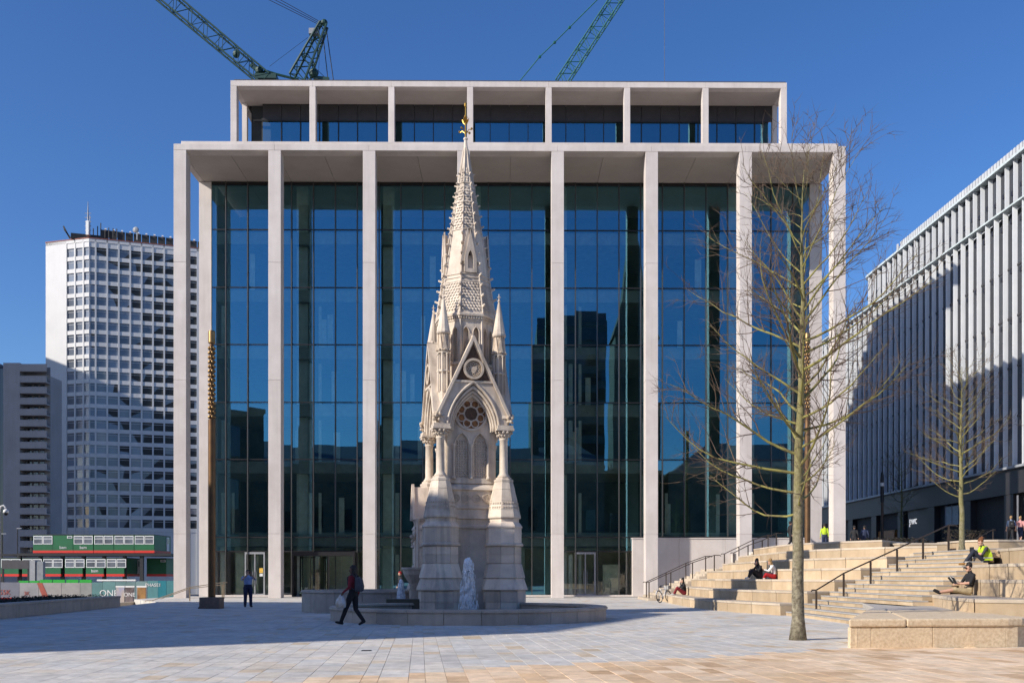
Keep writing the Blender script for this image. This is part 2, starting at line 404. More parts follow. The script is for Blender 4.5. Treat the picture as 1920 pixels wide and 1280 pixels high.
# ================================================================ MAIN BUILDING
def main_building():
    B = thing('office_building', 'pale stone colonnaded office building with tall blue glass behind giant pillars', 'building', (0,70,0), R(0.5))
    PU = [-22.88 + 6.51*i for i in range(8)]
    GV = 5.7; SOF = 30.83; HW = 0.43; DP = 0.98
    # giant pillars, each of four stacked blocks
    lev = [0, 4.4, 15.0, 23.1, SOF]
    me = []
    for k in range(4):
        me.append(MB().box(-HW,HW,0,DP,lev[k]+(0.022 if k else 0),lev[k+1]).mesh('pillar_block', PORT))
    core = MB().box(-HW+0.02,HW-0.02,0.02,DP-0.02,0,SOF-0.02).mesh('pillar_core', PORT)
    for i, u in enumerate(PU):
        p = inst('pillar', core, B, (u,0,0))
        for k in range(4): inst('pillar_block', me[k], p, bev=0.012)
    for s in (-1, 1):
        p = inst('corner_pier', MB().box(-0.46,0.46,0,0.9,0,SOF).mesh('corner_pier', PORT), B, (s*22.78, GV-0.1, 0), bev=0.012)
    # beam, soffit, parapet
    for i in range(7):
        MB().box(PU[i]+(-HW if i == 0 else 0.006), PU[i+1]+(HW if i == 6 else -0.006), 0, DP, SOF+0.012, 31.26).ob('beam_block', PORT, B, bev=0.012)
        um = (PU[i]+PU[i+1])/2
        for a, b2 in ((PU[i]+0.012, um-0.012), (um+0.012, PU[i+1]-0.012)):
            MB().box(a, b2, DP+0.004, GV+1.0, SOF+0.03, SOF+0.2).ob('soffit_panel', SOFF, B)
    MB().box(PU[0]-HW, PU[0]-0.006, DP+0.02, 30, SOF+0.012, 31.26).ob('side_beam', PORT, B)
    MB().box(PU[7]+0.006, PU[7]+HW, DP+0.02, 30, SOF+0.012, 31.26).ob('side_beam', PORT, B)
    MB().box(PU[0]-0.05, PU[7]+0.05, 0.42, 38, 31.262, 31.62).ob('parapet', PORT, B, bev=0.015)
    # side and rear walls, core behind the offices
    for s in (-1,1):
        MB().box(s*22.3-0.15, s*22.3+0.15, GV+0.9, 36, 0, SOF).ob('side_wall', PORT, B)
    MB().box(-22.1,22.1,35.7,36,0,SOF).ob('rear_wall', PORT, B)
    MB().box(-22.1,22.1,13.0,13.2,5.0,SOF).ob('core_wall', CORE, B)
    MB().box(-22.1,22.1,11.0,11.2,0.02,5.0).ob('lobby_wall', INTW, B)
    for z in (4.75, 10.2, 14.45, 18.75, 23.0, 27.3):
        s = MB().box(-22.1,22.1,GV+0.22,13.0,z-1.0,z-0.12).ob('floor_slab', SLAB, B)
    MB().box(-22.1,22.1,GV+0.2,11,-0.1,0.03).ob('lobby_floor', mat('lobby_floor',(0.35,0.34,0.32),0.4), B)
    rnd = random.Random(5)
    for i in range(8):
        if abs(PU[i]) < 22.5:
            MB().box(-0.42,0.42,-0.3,0.3,0,SOF).ob('interior_column', INTC, B, loc=(PU[i]+0.62, GV+1.1, 0))
    for k in range(44):
        z = rnd.choice([4.75,10.2,14.45,18.75,23.0]); u = rnd.uniform(-21,20)
        MB().box(0,rnd.uniform(0.25,0.5),0,0.1,0,rnd.uniform(2.2,3.1)).ob('interior_panel', INTC, B, loc=(u, GV+rnd.uniform(0.5,1.8), z-0.1))
    LAMP = bpy.data.materials.new('ceiling_lamp'); LAMP.use_nodes = True
    LAMP.node_tree.nodes['Principled BSDF'].inputs['Emission Color'].default_value = (1,0.93,0.8,1)
    LAMP.node_tree.nodes['Principled BSDF'].inputs['Emission Strength'].default_value = 3.0
    lm = MB().box(-0.07,0.07,-0.07,0.07,-0.03,0).mesh('ceiling_light', LAMP)
    for u0, n in ((-20.3,5),(-17.6,3),(-12.0,4),(2.2,2)):
        for k in range(n): inst('ceiling_light', lm, B, (u0+0.55*k, GV+1.4+0.5*k, 9.43))
    # curtain wall: every pane its own, mullions and transoms in front of the joints
    T = [0.12, 4.4, 10.2, 14.45, 18.75, 23.0, 27.3, SOF]
    pm = {}
    for j in range(28):
        u0 = PU[0] + 1.6275*j; bay = j//4
        lo, hi = max(u0, -22.3), min(u0+1.6275, 22.3)
        for k in range(7):
            if bay >= 5 and k == 0: continue
            if k == 0 and j in (2,3,4,5,6,16,17,18) : pass
            key = (round(hi-lo,3), k)
            z0, z1 = T[k], T[k+1]
            if k == 0 and bay in (0,1,4): z0 = 3.35; key = (round(hi-lo,3), 'h')
            if key not in pm:
                w = (hi-lo)/2 - 0.012; h = (z1-z0)/2 - 0.012
                pm[key] = MB().add([(-w,0,-h),(w,0,-h),(w,0,h),(-w,0,h)], [(0,1,2,3)]).mesh('glass_pane', PANE)
            o = inst('glass_pane', pm[key], B, ((lo+hi)/2, GV, (z0+z1)/2))
            o.rotation_euler = (R(rnd.gauss(0,0.09)), 0, R(rnd.gauss(0,0.09)))
    for j in range(29):
        u = PU[0] + 1.6275*j
        if abs(u) > 22.3: continue
        z0 = 4.4 if u > PU[5] - 0.1 else 0.0
        MB().box(-0.035,0.035,-0.16,0.06,z0,SOF).ob('mullion', MULL, B, loc=(u,GV,0))
    for z in T[1:7]:
        for i in range(7):
            MB().box(max(PU[i],-22.3)+0.04, min(PU[i+1],22.3)-0.04, GV-0.045, GV+0.03, z-0.04, z+0.04).ob('transom', FRAME, B)
    MB().box(-22.3,22.3,GV-0.1,GV+0.05,SOF-0.22,SOF-0.01).ob('head_frame', FRAME, B)
    for a, b2, v, h in ((-20.6,-19.9,0.35,3.3),(-19.5,-18.95,0.4,3.3),(-18.4,-17.85,0.4,3.3),(-21.9,-21.45,0.7,3.7),(-20.9,-20.0,1.2,3.7),(-19.6,-18.7,1.5,3.7),(-18.2,-17.5,1.1,3.7),(-15.95,-15.1,0.9,3.7),(-13.9,-11.7,1.9,3.2),(-9.6,-9.1,0.8,3.7),(-7.6,-6.4,1.5,3.7),(-3.0,-2.3,1.0,3.7),(0.4,1.0,0.9,3.7),(7.0,8.3,1.6,2.4)):
        MB().box(a,b2,0,0.12,0.03,h).ob('lobby_panel', INTW, B, loc=(0,GV+v,0))
    for i in range(7):
        for k, z in enumerate((0.03, 4.65, 10.1, 14.35, 18.65)):
            for r0, r1, v in ((1.15,1.45,0.45),(1.9,2.12,0.5)):
                if rnd.random() < (0.75 if r0 < 1.5 else 0.4) and not (i >= 5 and k == 0) and not (i == 1 and k == 0):
                    MB().box(PU[i]+r0,PU[i]+r1,GV+v,GV+v+0.1,z,z+3.1).ob('interior_fin', INTC, B)
    # low glazing, sill and doors
    def low_pane(a, b2, z0=0.12, z1=3.35):
        MB().add([(a+0.02,GV,z0),(b2-0.02,GV,z0),(b2-0.02,GV,z1),(a+0.02,GV,z1)],[(0,1,2,3)]).ob('glass_pane', CLEAR, B)
    def door(a, b2):
        d = MB().box(a,a+0.11,GV-0.1,GV+0.06,0,3.3).box(b2-0.11,b2,GV-0.1,GV+0.06,0,3.3).box(a+0.112,b2-0.112,GV-0.1,GV+0.06,3.15,3.3).box(a+0.112,b2-0.112,GV-0.08,GV+0.04,0.02,0.2).box((a+b2)/2-0.04,(a+b2)/2+0.04,GV-0.09,GV+0.05,0.202,3.148).ob('door', GREY, B)
        MB().add([(a+0.1,GV+0.01,0.2),(b2-0.1,GV+0.01,0.2),(b2-0.1,GV+0.01,3.15),(a+0.1,GV+0.01,3.15)],[(0,1,2,3)]).ob('pane', CLEAR, d)
        for s in (-0.12,0.12):
            MB().tube([((a+b2)/2+s,GV-0.16,0.9),((a+b2)/2+s,GV-0.16,1.9)],0.02,6).ob('handle', GREY, d)
    for bay, dd in ((0,(-19.85,-18.35)),(1,(-16.0,-11.6)),(4,(4.75,6.3))):
        a = max(PU[bay],-22.3); b2 = PU[bay+1]
        cuts = [a] + [PU[0]+1.6275*j for j in range(28) if a+0.05 < PU[0]+1.6275*j < b2-0.05] + [b2]
        for c0, c1 in zip(cuts, cuts[1:]):
            s0, s1 = c0, c1
            if s1 <= dd[0] or s0 >= dd[1]: low_pane(s0, s1)
            else:
                if s0 < dd[0]-0.1: low_pane(s0, dd[0])
                if s1 > dd[1]+0.1: low_pane(dd[1], s1)
        if bay != 1: door(*dd)
        MB().box(a+0.04,b2-0.04,GV-0.06,GV+0.05,3.305,3.4).ob('transom', FRAME, B)
    # revolving-door entrance lobby
    e = MB().box(-16.1,-11.5,GV-1.3,GV-0.02,3.0,3.3).box(-16.1,-15.98,GV-1.3,GV-0.02,0,3.0).box(-11.62,-11.5,GV-1.3,GV-0.02,0,3.0).box(-13.45,-13.37,GV-1.3,GV-1.2,0,3.0).ob('entrance_lobby', FRAME, B)
    MB().lathe([(1.05,0.05),(1.05,2.98)],24,(-14.7,GV-0.1)).ob('revolving_drum', CLEAR, e)
    rv = MB()
    for k in range(4):
        an = R(25+90*k); rv.bar((-14.7,GV-0.1,2.9),(-14.7+math.cos(an),GV-0.1+math.sin(an),2.9),0.06).bar((-14.7,GV-0.1,0.1),(-14.7+math.cos(an),GV-0.1+math.sin(an),0.1),0.06)
        rv.bar((-14.7+math.cos(an),GV-0.1+math.sin(an),0.1),(-14.7+math.cos(an),GV-0.1+math.sin(an),2.9),0.05)
    rv.bar((-14.7,GV-0.1,0.05),(-14.7,GV-0.1,2.97),0.1).ob('revolving_door', FRAME, e)
    for a, b2 in ((-13.3,-12.5),(-12.45,-11.65)):
        MB().add([(a,GV-1.25,0.1),(b2,GV-1.25,0.1),(b2,GV-1.25,2.95),(a,GV-1.25,2.95)],[(0,1,2,3)]).ob('pane', CLEAR, e)
    MB().box(-22.3,PU[5]-0.5,GV-0.25,GV+0.1,0.004,0.11).ob('sill', PORT, B)
    st = MB().box(-0.14,0.14,0,0.004,0,0.36).ob('notice', mat('orange_notice',(0.75,0.30,0.03),0.6,(0.8,0.55,0.1),9,0.8), B, loc=(-18.62,GV-0.12,1.75))
    MB().box(-0.12,0.12,0,0.004,0,0.2).ob('notice', WHITE, B, loc=(-18.62,GV-0.12,1.5))
    # raised plinth wall under the stepped bays
    x = 9.0
    for b2 in (12.45, 15.9, 19.2, 22.3):
        MB().box(x+0.006,b2-0.006,GV-0.55,GV+0.3,0,4.28).ob('plinth_block', PORT, B, bev=0.012); x = b2
    MB().box(8.95,22.3,GV-0.6,GV+0.3,4.282,4.36).ob('plinth_coping', PORT, B)
    MB().box(9.0,22.3,GV-0.2,GV+0.1,4.362,4.46).ob('sill', FRAME, B)
    # roof pavilion, set back
    V2 = 13.9
    for u in PU:
        MB().box(-0.25,0.25,0,0.7,31.6,41.96).ob('roof_pillar', PORT, B, loc=(u,V2,0), bev=0.01)
    for s in (-1,1):
        MB().box(-0.2,0.2,0,0.5,31.6,41.96).ob('roof_pillar', PORT, B, loc=(s*22.75,V2+3.0,0))
    for i in range(7):
        MB().box(PU[i]+(-0.25 if i == 0 else 0.005), PU[i+1]+(0.25 if i == 6 else -0.005), V2, V2+0.7, 41.97, 42.42).ob('roof_beam', PORT, B, bev=0.01)
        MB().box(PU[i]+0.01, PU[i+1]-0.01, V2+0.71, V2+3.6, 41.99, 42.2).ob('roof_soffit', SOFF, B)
    for s in (-1,1):
        MB().box(s*22.88-0.22,s*22.88+0.22,V2+0.71,V2+22,41.97,42.42).ob('side_beam', PORT, B)
    MB().box(-22.9,22.9,V2+0.25,V2+22,42.43,42.62).ob('roof_edge', mat('roof_membrane',(0.08,0.075,0.08),0.7), B)
    GV2 = V2 + 3.2
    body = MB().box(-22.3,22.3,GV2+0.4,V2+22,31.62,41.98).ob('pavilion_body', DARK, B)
    pan = MB().box(-0.8,0.8,0,0.1,40.6,41.97).mesh('spandrel_panel', mat('dark_spandrel',(0.045,0.042,0.045),0.35))
    pw = MB().add([(-0.8,0,31.7),(0.8,0,31.7),(0.8,0,40.5),(-0.8,0,40.5)],[(0,1,2,3)]).mesh('glass_pane', PANE)
    for j in range(28):
        u = PU[0] + 1.6275*(j+0.5)
        if abs(u) > 21.9: continue
        inst('spandrel_panel', pan, B, (u,GV2,0))
        o = inst('glass_pane', pw, B, (u,GV2+0.08,0)); o.rotation_euler = (0,0,R(rnd.gauss(0,0.05)))
        MB().box(-0.03,0.03,-0.1,0.05,31.7,40.6).ob('mullion', FRAME, B, loc=(u+0.81,GV2,0))
    MB().box(-22,22,GV2-0.06,GV2+0.1,40.5,40.6).ob('transom', FRAME, B)
    return B
main_building()
# ================================================================ GOTHIC FOUNTAIN MONUMENT
def arch_z(x, w, zs, h):
    """height of a pointed arch of half width w springing at zs, rise h, at offset x"""
    r = (h*h + w*w)/(2*w)
    return zs + math.sqrt(max(r*r - (abs(x) + r - w)**2, 0))
def arch_pts(w, zs, h, n=9, z0=None):
    xs = [-w*math.cos(math.pi/2*k/n) for k in range(n+1)]
    pts = [(x, arch_z(x, w, zs, h)) for x in xs]
    pts += [(-x, z) for x, z in pts[-2::-1]]
    if z0 is not None: pts = [(-w, z0)] + pts + [(w, z0)]
    return pts
def pierced(mb, xs, top, holes, z0, y0, y1):
    """a wall in the x-z plane between y0 (front) and y1, its top given by top(x), with pointed openings holes = (xc, w, sill, spring, rise)"""
    def hole(x):
        for xc, w, si, sp, ri in holes:
            if abs(x-xc) < w - 1e-6: return si, arch_z(x-xc, w, sp, ri)
        return None
    X = set(xs)
    for xc, w, si, sp, ri in holes:
        for k in range(9): X.add(round(xc + w*math.cos(math.pi*k/8), 5))
    X = sorted(X)
    def slab(xa, xb, a0, b0, a1, b1):       # quad column: bottoms a0,b0 tops a1,b1
        v = [(xa,y0,a0),(xb,y0,b0),(xb,y0,b1),(xa,y0,a1),(xa,y1,a0),(xb,y1,b0),(xb,y1,b1),(xa,y1,a1)]
        mb.add(v, [(0,1,2,3),(5,4,7,6),(3,2,6,7),(1,0,4,5),(0,3,7,4),(2,1,5,6)])
    for xa, xb in zip(X, X[1:]):
        m = (xa+xb)/2; h = hole(m)
        if h is None: slab(xa, xb, z0, z0, top(xa), top(xb))
        else:
            for xc, w, si, sp, ri in holes:
                if abs(m-xc) < w:
                    if si > z0 + 1e-4: slab(xa, xb, z0, z0, si, si)
                    slab(xa, xb, arch_z(xa-xc,w,sp,ri), arch_z(xb-xc,w,sp,ri), top(xa), top(xb))
def curve_bar(mb, pts, y, r, n=6):
    mb.tube([(x, y, z) for x, z in pts], r, n)
def disc(mb, c, r, y0, y1, n=24, ri=0.0):
    if ri <= 0:
        mb.rings([[(c[0]+r*math.cos(2*math.pi*i/n), y, c[1]+r*math.sin(2*math.pi*i/n)) for i in range(n)] for y in (y1, y0)])
    else:
        a = [(math.cos(2*math.pi*i/n), math.sin(2*math.pi*i/n)) for i in range(n)]
        rs = [[(c[0]+q*x, y, c[1]+q*z) for x, z in a] for q, y in ((ri,y1),(ri,y0),(r,y0),(r,y1),(ri,y1))]
        mb.rings(rs, cap=False)

def monument():
    M = thing('fountain_monument', 'tall carved limestone gothic memorial with crocketed spire standing in the fountain pool', 'monument', (-1.83,40.0,0), R(14.5))
    rnd = random.Random(11)
    S = 1.235
    Q = [Matrix.Rotation(R(90*k), 4, 'Z') for k in range(4)]
    def four(name, me, sub=None, smooth=False):
        out = []
        for k in range(4):
            o = bpy.data.objects.new(name, me); COL.objects.link(o); o.parent = sub or M; o.matrix_local = Q[k]
            out.append(o)
        return out
    # corner piers
    A = R(22.5)
    plain = [((0.04,0.485),0.80),((0.50,0.935),0.80),((1.975,2.28),0.64),((2.295,2.595),0.64)]
    upper = [[(0.76,0.0),(0.76,0.945)], [(0.86,0.945),(0.87,0.96),(0.86,1.02),(0.73,1.40)], [(0.78,1.41),(0.77,1.46),(0.65,1.95),(0.60,1.96),(0.60,2.61)],
             [(0.66,2.605),(0.71,2.64),(0.71,2.70),(0.66,2.75)], [(0.645,2.752),(0.645,3.33)], [(0.68,3.332),(0.67,3.39),(0.58,3.52),(0.55,3.54),(0.55,3.68)],
             [(0.60,3.682),(0.62,3.72),(0.615,3.78),(0.56,4.02)], [(0.57,4.022),(0.49,4.36)], [(0.50,4.362),(0.40,4.80)], [(0.41,4.802),(0.335,5.10)], [(0.35,5.102),(0.35,5.18),(0.28,5.22),(0.28,5.27)]]
    blocks = {}
    for (z0, z1), r in plain:
        hw = r*math.tan(math.pi/8)
        ri = r-0.14; hi = ri*math.tan(math.pi/8)
        blocks[(z0,r)] = MB().prism([(-hw+0.01,-r),(hw-0.01,-r),(hi-0.01,-ri),(-hi+0.01,-ri)], z0, z1).mesh('plinth_block', MONB)
    pm = [MB().lathe(p, 8, (0,0), A, True).mesh('pier_course', MONB if i < 6 else MON) for i, p in enumerate(upper)]
    lat = MB()
    for s in range(8):
        lat.M = Matrix.Rotation(R(45*s),4,'Z')
        for z, rr in ((4.10,0.552),(4.26,0.522)):
            for k in range(4):
                lat.box(-0.15+0.1*k-0.025,-0.15+0.1*k+0.025,-rr-0.02,-rr+0.05,z-0.04,z+0.04)
    latm = lat.mesh('pierced_band', MONR)
    for sx in (-1,1):
        for sy in (-1,1):
            p = inst('pier', pm[0], M, (sx*S, sy*S, 0))
            for m_ in pm[1:]: inst('pier_course', m_, p)
            for (z0, z1), r in plain:
                for s in range(8): inst('plinth_block', blocks[(z0,r)], p, rz=R(45*s))
            stuff(inst('pierced_band', latm, p))
    # shafts with capitals
    sh = MB().lathe([(0.24,5.27),(0.24,5.32),(0.19,5.38),(0.165,5.45),(0.155,6.70),(0.19,6.73),(0.17,6.76)],16).mesh('column_shaft', MON, True)
    cp = MB().lathe([(0.16,6.76),(0.20,6.85),(0.30,7.02),(0.31,7.05)],12)
    for k in range(12):
        for rr, z in ((0.23,6.88),(0.31,6.99)):
            an = R(30*k + (15 if z > 6.9 else 0)); cp.ball((rr*math.cos(an), rr*math.sin(an), z), 0.055, 6, 4)
    cp.prism([(-0.34,-0.34),(0.34,-0.34),(0.34,0.34),(-0.34,0.34)],7.05,7.13).prism([(-0.31,-0.31),(0.31,-0.31),(0.31,0.31),(-0.31,0.31)],7.132,7.25)
    cpm = cp.mesh('capital', MON)
    for sx in (-1,1):
        for sy in (-1,1):
            c = inst('column', sh, M, (sx*S, sy*S, 0)); inst('capital', cpm, c)
    # body between the piers
    b = MB()
    b.prism([(-1.2,-1.2),(1.2,-1.2),(1.2,1.2),(-1.2,1.2)],0,0.9)
    b.rings([[(-r,-r,z),(r,-r,z),(r,r,z),(-r,r,z)] for r, z in ((1.2,0.9),(1.08,1.4),(1.05,1.9),(1.05,3.3),(1.12,3.32),(1.12,3.40),(1.06,3.46),(1.06,3.66),(1.13,3.69),(1.11,3.76),(1.04,4.05),(1.10,4.08),(1.08,4.16),(1.0,4.2),(1.0,4.76),(1.09,4.80),(1.07,4.88),(0.98,5.0),(0.90,5.05),(0.90,8.0))])
    b.ob('body', MON, M)
    rd = MB()
    for k in range(4):
        c = (-0.63+0.42*k, 4.48); disc(rd, c, 0.185, -1.03, -0.99, 16, 0.145)
        for q in range(4):
            an = R(45+90*q); disc(rd, (c[0]+0.075*math.cos(an), c[1]+0.075*math.sin(an)), 0.065, -1.02, -0.99, 10, 0.045)
    four('frieze_roundels', rd.mesh('frieze_roundels', MONR))
    # traceried recess: paired lancets with diaper panels and a rose above
    tr = MB()
    pierced(tr, [-0.95,0.95,0.0], lambda x: arch_z(x,0.95,7.0,1.75) if abs(x) < 0.949 else 7.0, [(-0.36,0.28,5.25,6.5,0.5),(0.36,0.28,5.25,6.5,0.5)], 5.05, -0.99, -0.90)
    four('tracery', tr.mesh('tracery', MON))
    lt = MB()
    for xc in (-0.36,0.36):
        for ix in range(6):
            for iz in range(15):
                x = xc-0.24+0.096*ix; z = 5.33+0.096*iz
                if z < arch_z(x-xc,0.27,6.5,0.45)-0.05 and abs(x-xc) < 0.25:
                    v = [(x-0.034,-0.905,z-0.034),(x+0.034,-0.905,z-0.034),(x+0.034,-0.905,z+0.034),(x-0.034,-0.905,z+0.034),(x,-0.95,z)]
                    lt.add(v, [(0,1,4),(1,2,4),(2,3,4),(3,0,4)])
    for o in four('diaper_panel', lt.mesh('diaper_panel', MONR)): stuff(o)
    lm = MB()
    for xc in (-0.36,0.36):
        curve_bar(lm, [(x+xc,z) for x, z in arch_pts(0.29,6.5,0.5,7,5.3)], -0.99, 0.035)
    for xc in (-0.68,0.0,0.68):
        lm.tube([(xc,-1.02,5.3),(xc,-1.02,6.4)],0.04,8); lm.lathe([(0.05,6.4),(0.085,6.52),(0.085,6.56)],8,(xc,-1.02)); lm.lathe([(0.08,5.22),(0.08,5.28),(0.045,5.33)],8,(xc,-1.02))
    four('lancet_moulding', lm.mesh('lancet_moulding', MON))
    rose = MB()
    disc(rose,(0,7.72),0.66,-1.05,-0.96,32,0.57)
    for k in range(8):
        an = R(22.5+45*k); disc(rose,(0.40*math.cos(an),7.72+0.40*math.sin(an)),0.165,-1.03,-0.96,16,0.125)
    disc(rose,(0,7.72),0.30,-1.03,-0.96,24,0.25)
    rs = four('rose_tracery', rose.mesh('rose_tracery', MON))
    rg = MB(); disc(rg,(0,7.72),0.60,-1.0,-0.97,32)
    rm = rg.mesh('rose_mosaic', MOSB)
    rc = MB(); disc(rc,(0,7.72),0.25,-1.012,-0.98,24)
    rcm = rc.mesh('rose_centre', MOSD)
    for o in rs: inst('rose_mosaic', rm, o); inst('rose_centre', rcm, o)
    # gabled faces with moulded pointed arch
    gt = lambda x: 10.5 - abs(x)*(10.5-7.62)/1.34
    g = MB(); pierced(g, [-1.34,1.34,0.0], gt, [(0.0,0.98,7.0,7.02,1.78)], 7.26, -1.30, -1.02)
    gf = four('gable', g.mesh('gable', MON))
    for k, o in enumerate(gf): o.matrix_local = Q[k] @ Matrix.Translation((0,-0.13,0))
    am = MB()
    for w, y, r in ((1.02,-1.31,0.05),(0.92,-1.24,0.045),(0.84,-1.15,0.04),(0.77,-1.06,0.04)):
        curve_bar(am, arch_pts(w,7.02,1.78*w/0.98,10), y, r)
    amm = am.mesh('arch_moulding', MON, True)
    ring = MB()                                    # soffit of the arch, stepped back
    for w, ya, yb in ((0.95,-1.26,-1.14),(0.87,-1.16,-1.05),(0.80,-1.07,-0.96)):
        P = arch_pts(w,7.02,1.78*w/0.98,10); P2 = arch_pts(w-0.07,7.02,1.78*(w-0.07)/0.98,10)
        n = len(P)
        v = [(x,ya,z) for x, z in P] + [(x,ya,z) for x, z in P2] + [(x,yb,z) for x, z in P2]
        ring.add(v, [(i,i+1,n+i+1,n+i) for i in range(n-1)] + [(n+i,n+i+1,2*n+i+1,2*n+i) for i in range(n-1)])
    rgm = ring.mesh('arch_order', MON)
    co = MB()
    for s in (-1,1):
        co.bar((s*1.44,-1.20,7.50),(s*-0.02,-1.20,10.60),0.40,0.10)
        co.bar((s*1.38,-1.36,7.56),(s*-0.01,-1.36,10.50),0.06,0.06)
    co.box(-0.80,0.80,-1.35,-1.25,8.84,8.92)
    com = co.mesh('coping', MON)
    mz = MB(); mz.add([(-0.66,-1.306,8.93),(0.66,-1.306,8.93),(0,-1.306,10.33),(-0.66,-1.25,8.93),(0.66,-1.25,8.93),(0,-1.25,10.33)],[(0,1,2),(5,4,3),(0,3,4,1),(1,4,5,2),(2,5,3,0)])
    mzm = mz.mesh('gable_mosaic', MOSD)
    ro = MB(); disc(ro,(0,9.36),0.40,-1.40,-1.30,32,0.31)
    disc(ro,(0,9.36),0.28,-1.335,-1.30,24,0.255)
    for k in range(12):
        an = R(30*k); disc(ro,(0.19*math.cos(an),9.36+0.19*math.sin(an)),0.055,-1.335,-1.30,8,0.03)
    ro.add([(-0.12,-1.35,9.46),(0.12,-1.35,9.46),(0.13,-1.35,9.36),(0.07,-1.35,9.24),(0,-1.35,9.19),(-0.07,-1.35,9.24),(-0.13,-1.35,9.36),(-0.12,-1.30,9.46),(0.12,-1.30,9.46),(0.13,-1.30,9.36),(0.07,-1.30,9.24),(0,-1.30,9.19),(-0.07,-1.30,9.24),(-0.13,-1.30,9.36)],
           [(0,6,5,4,3,2,1)]+[(i,(i+1)%7,7+(i+1)%7,7+i) for i in range(7)])
    rom = ro.mesh('shield_roundel', MONR)
    fo = MB()
    for s in (-1,1):
        for k in range(9):
            fo.ball((s*1.47+rnd.uniform(-0.09,0.09),-1.27+rnd.uniform(-0.1,0.08),7.52+rnd.uniform(-0.13,0.13)),rnd.uniform(0.05,0.085),6,4)
    fom = fo.mesh('leaf_stop', MONR)
    fi = MB().lathe([(0.05,10.5),(0.06,10.62),(0.03,10.68)],6,(0,-1.2)).mesh('gable_tip', MON)
    for o in gf:
        for nm, m_ in (('arch_moulding',amm),('arch_order',rgm),('coping',com),('gable_mosaic',mzm),('shield_roundel',rom),('leaf_stop',fom),('gable_tip',fi)): inst(nm, m_, o)
    rf = MB().add([(0,-1.02,10.4),(0,0.02,10.4),(-1.04,-1.02,8.19),(1.04,-1.02,8.19)],[(0,1,2),(1,0,3)])
    four('roof_slope', rf.mesh('roof_slope', MON))
    # corner pinnacles
    pp = MB().lathe([(0.21,7.26),(0.21,8.35),(0.20,8.5),(0.165,8.52),(0.17,9.95),(0.25,9.97),(0.25,10.02)],8,(0,0),A).mesh('pinnacle', MON)
    ps = MB()
    for k in range(8):
        an = A + R(45*k); x, y = 0.235*math.cos(an), 0.235*math.sin(an)
        ps.tube([(x,y,8.5),(x,y,9.25)],0.028,6).tube([(x,y,9.3),(x,y,9.9)],0.028,6)
        ps.ball((x,y,9.28),0.04,6,4).ball((x,y,9.92),0.045,6,4)
    ps.lathe([(0.24,9.24),(0.26,9.28),(0.24,9.32)],8,(0,0),A)
    psm = ps.mesh('colonnettes', MON)
    pg = MB().lathe([(0.20,10.02),(0.20,10.75)],8,(0,0),A)
    for k in range(8):
        pg.M = Matrix.Rotation(R(45*k),4,'Z')
        pg.add([(-0.1,-0.25,10.05),(0.1,-0.25,10.05),(0,-0.22,10.72),(-0.1,-0.18,10.05),(0.1,-0.18,10.05),(0,-0.16,10.72)],[(0,1,2),(0,3,4,1),(1,4,5,2),(2,5,3,0)])
        pg.ball((0,-0.27,10.08),0.045,6,4)
    pg.M = None
    pgm = pg.mesh('gablet_ring', MONR)
    pc = MB().lathe([(0.24,10.70),(0.27,10.74),(0.27,10.80),(0.245,10.86),(0.05,12.0),(0.03,12.05),(0.055,12.09),(0.055,12.13),(0.02,12.17),(0.015,12.38)],12).box(-0.07,0.07,-0.015,0.015,12.24,12.27)
    pc.box(-0.015,0.015,-0.07,0.07,12.241,12.269)
    pcm = pc.mesh('cone', MON)
    for sx in (-1,1):
        for sy in (-1,1):
            o = inst('pinnacle', pp, M, (sx*1.09, sy*1.09, 0))
            inst('colonnettes', psm, o); inst('gablet_ring', pgm, o); inst('cone', pcm, o)
    # octagonal lantern
    ln = MB().lathe([(0.88,8.2),(0.88,11.5)],8,(0,0),A,True).ob('lantern_core', MONR, M)
    hw = 1.02*math.tan(math.pi/8)
    lp = MB(); pierced(lp, [-hw,hw,0.0], lambda x: 11.36, [(-0.2,0.115,9.75,10.85,0.22),(0.2,0.115,9.75,10.85,0.22)], 8.2, -1.02, -0.89)
    for xc in (-0.2,0.2): curve_bar(lp, [(x+xc,z) for x, z in arch_pts(0.125,10.85,0.23,6,9.8)], -1.03, 0.022)
    lp.tube([(0,-1.04,9.75),(0,-1.04,10.8)],0.03,6); lp.tube([(-hw,-1.03,9.2),(-hw,-1.03,11.36)],0.045,6)
    lp.box(-hw,hw,-1.08,-1.0,9.62,9.72)
    lpm = lp.mesh('lantern_panel', MON)
    dn = MB()
    for k in range(9): dn.box(-0.40+0.1*k-0.03,-0.40+0.1*k+0.03,-1.10,-1.0,11.38,11.47)
    dnm = dn.mesh('corbels', MON)
    cor = MB().lathe([(1.05,11.30),(1.05,11.375),(1.02,11.38),(1.02,11.47),(1.13,11.48),(1.14,11.56),(1.09,11.60)],8,(0,0),A,True).ob('lantern_cornice', MON, M)
    for k in range(8):
        o = inst('lantern_panel', lpm, M, rz=R(45*k)); inst('corbels', dnm, o)
    # spire
    def ap(z): return 1.09 + (0.075-1.09)*(z-11.6)/(18.35-11.6)
    sp = MB().lathe([(ap(z),z) for z in (11.6,18.35)] ,8,(0,0),A,True).ob('spire', MON, M)
    bands = MB()
    for z in (12.86,13.02,13.16,14.98,16.72,16.9):
        bands.lathe([(ap(z)+0.004,z-0.03),(ap(z)+0.035,z-0.02),(ap(z)+0.03,z+0.02),(ap(z)+0.002,z+0.03)],8,(0,0),A,True)
    bands.ob('string_courses', MON, sp)
    rib = MB()
    k8 = 1/math.cos(math.pi/8)
    for k in range(8):
        an = A + R(45*k)
        rib.tube([(ap(z)*k8*math.cos(an), ap(z)*k8*math.sin(an), z) for z in (11.6,18.3)],[0.045,0.025],6)
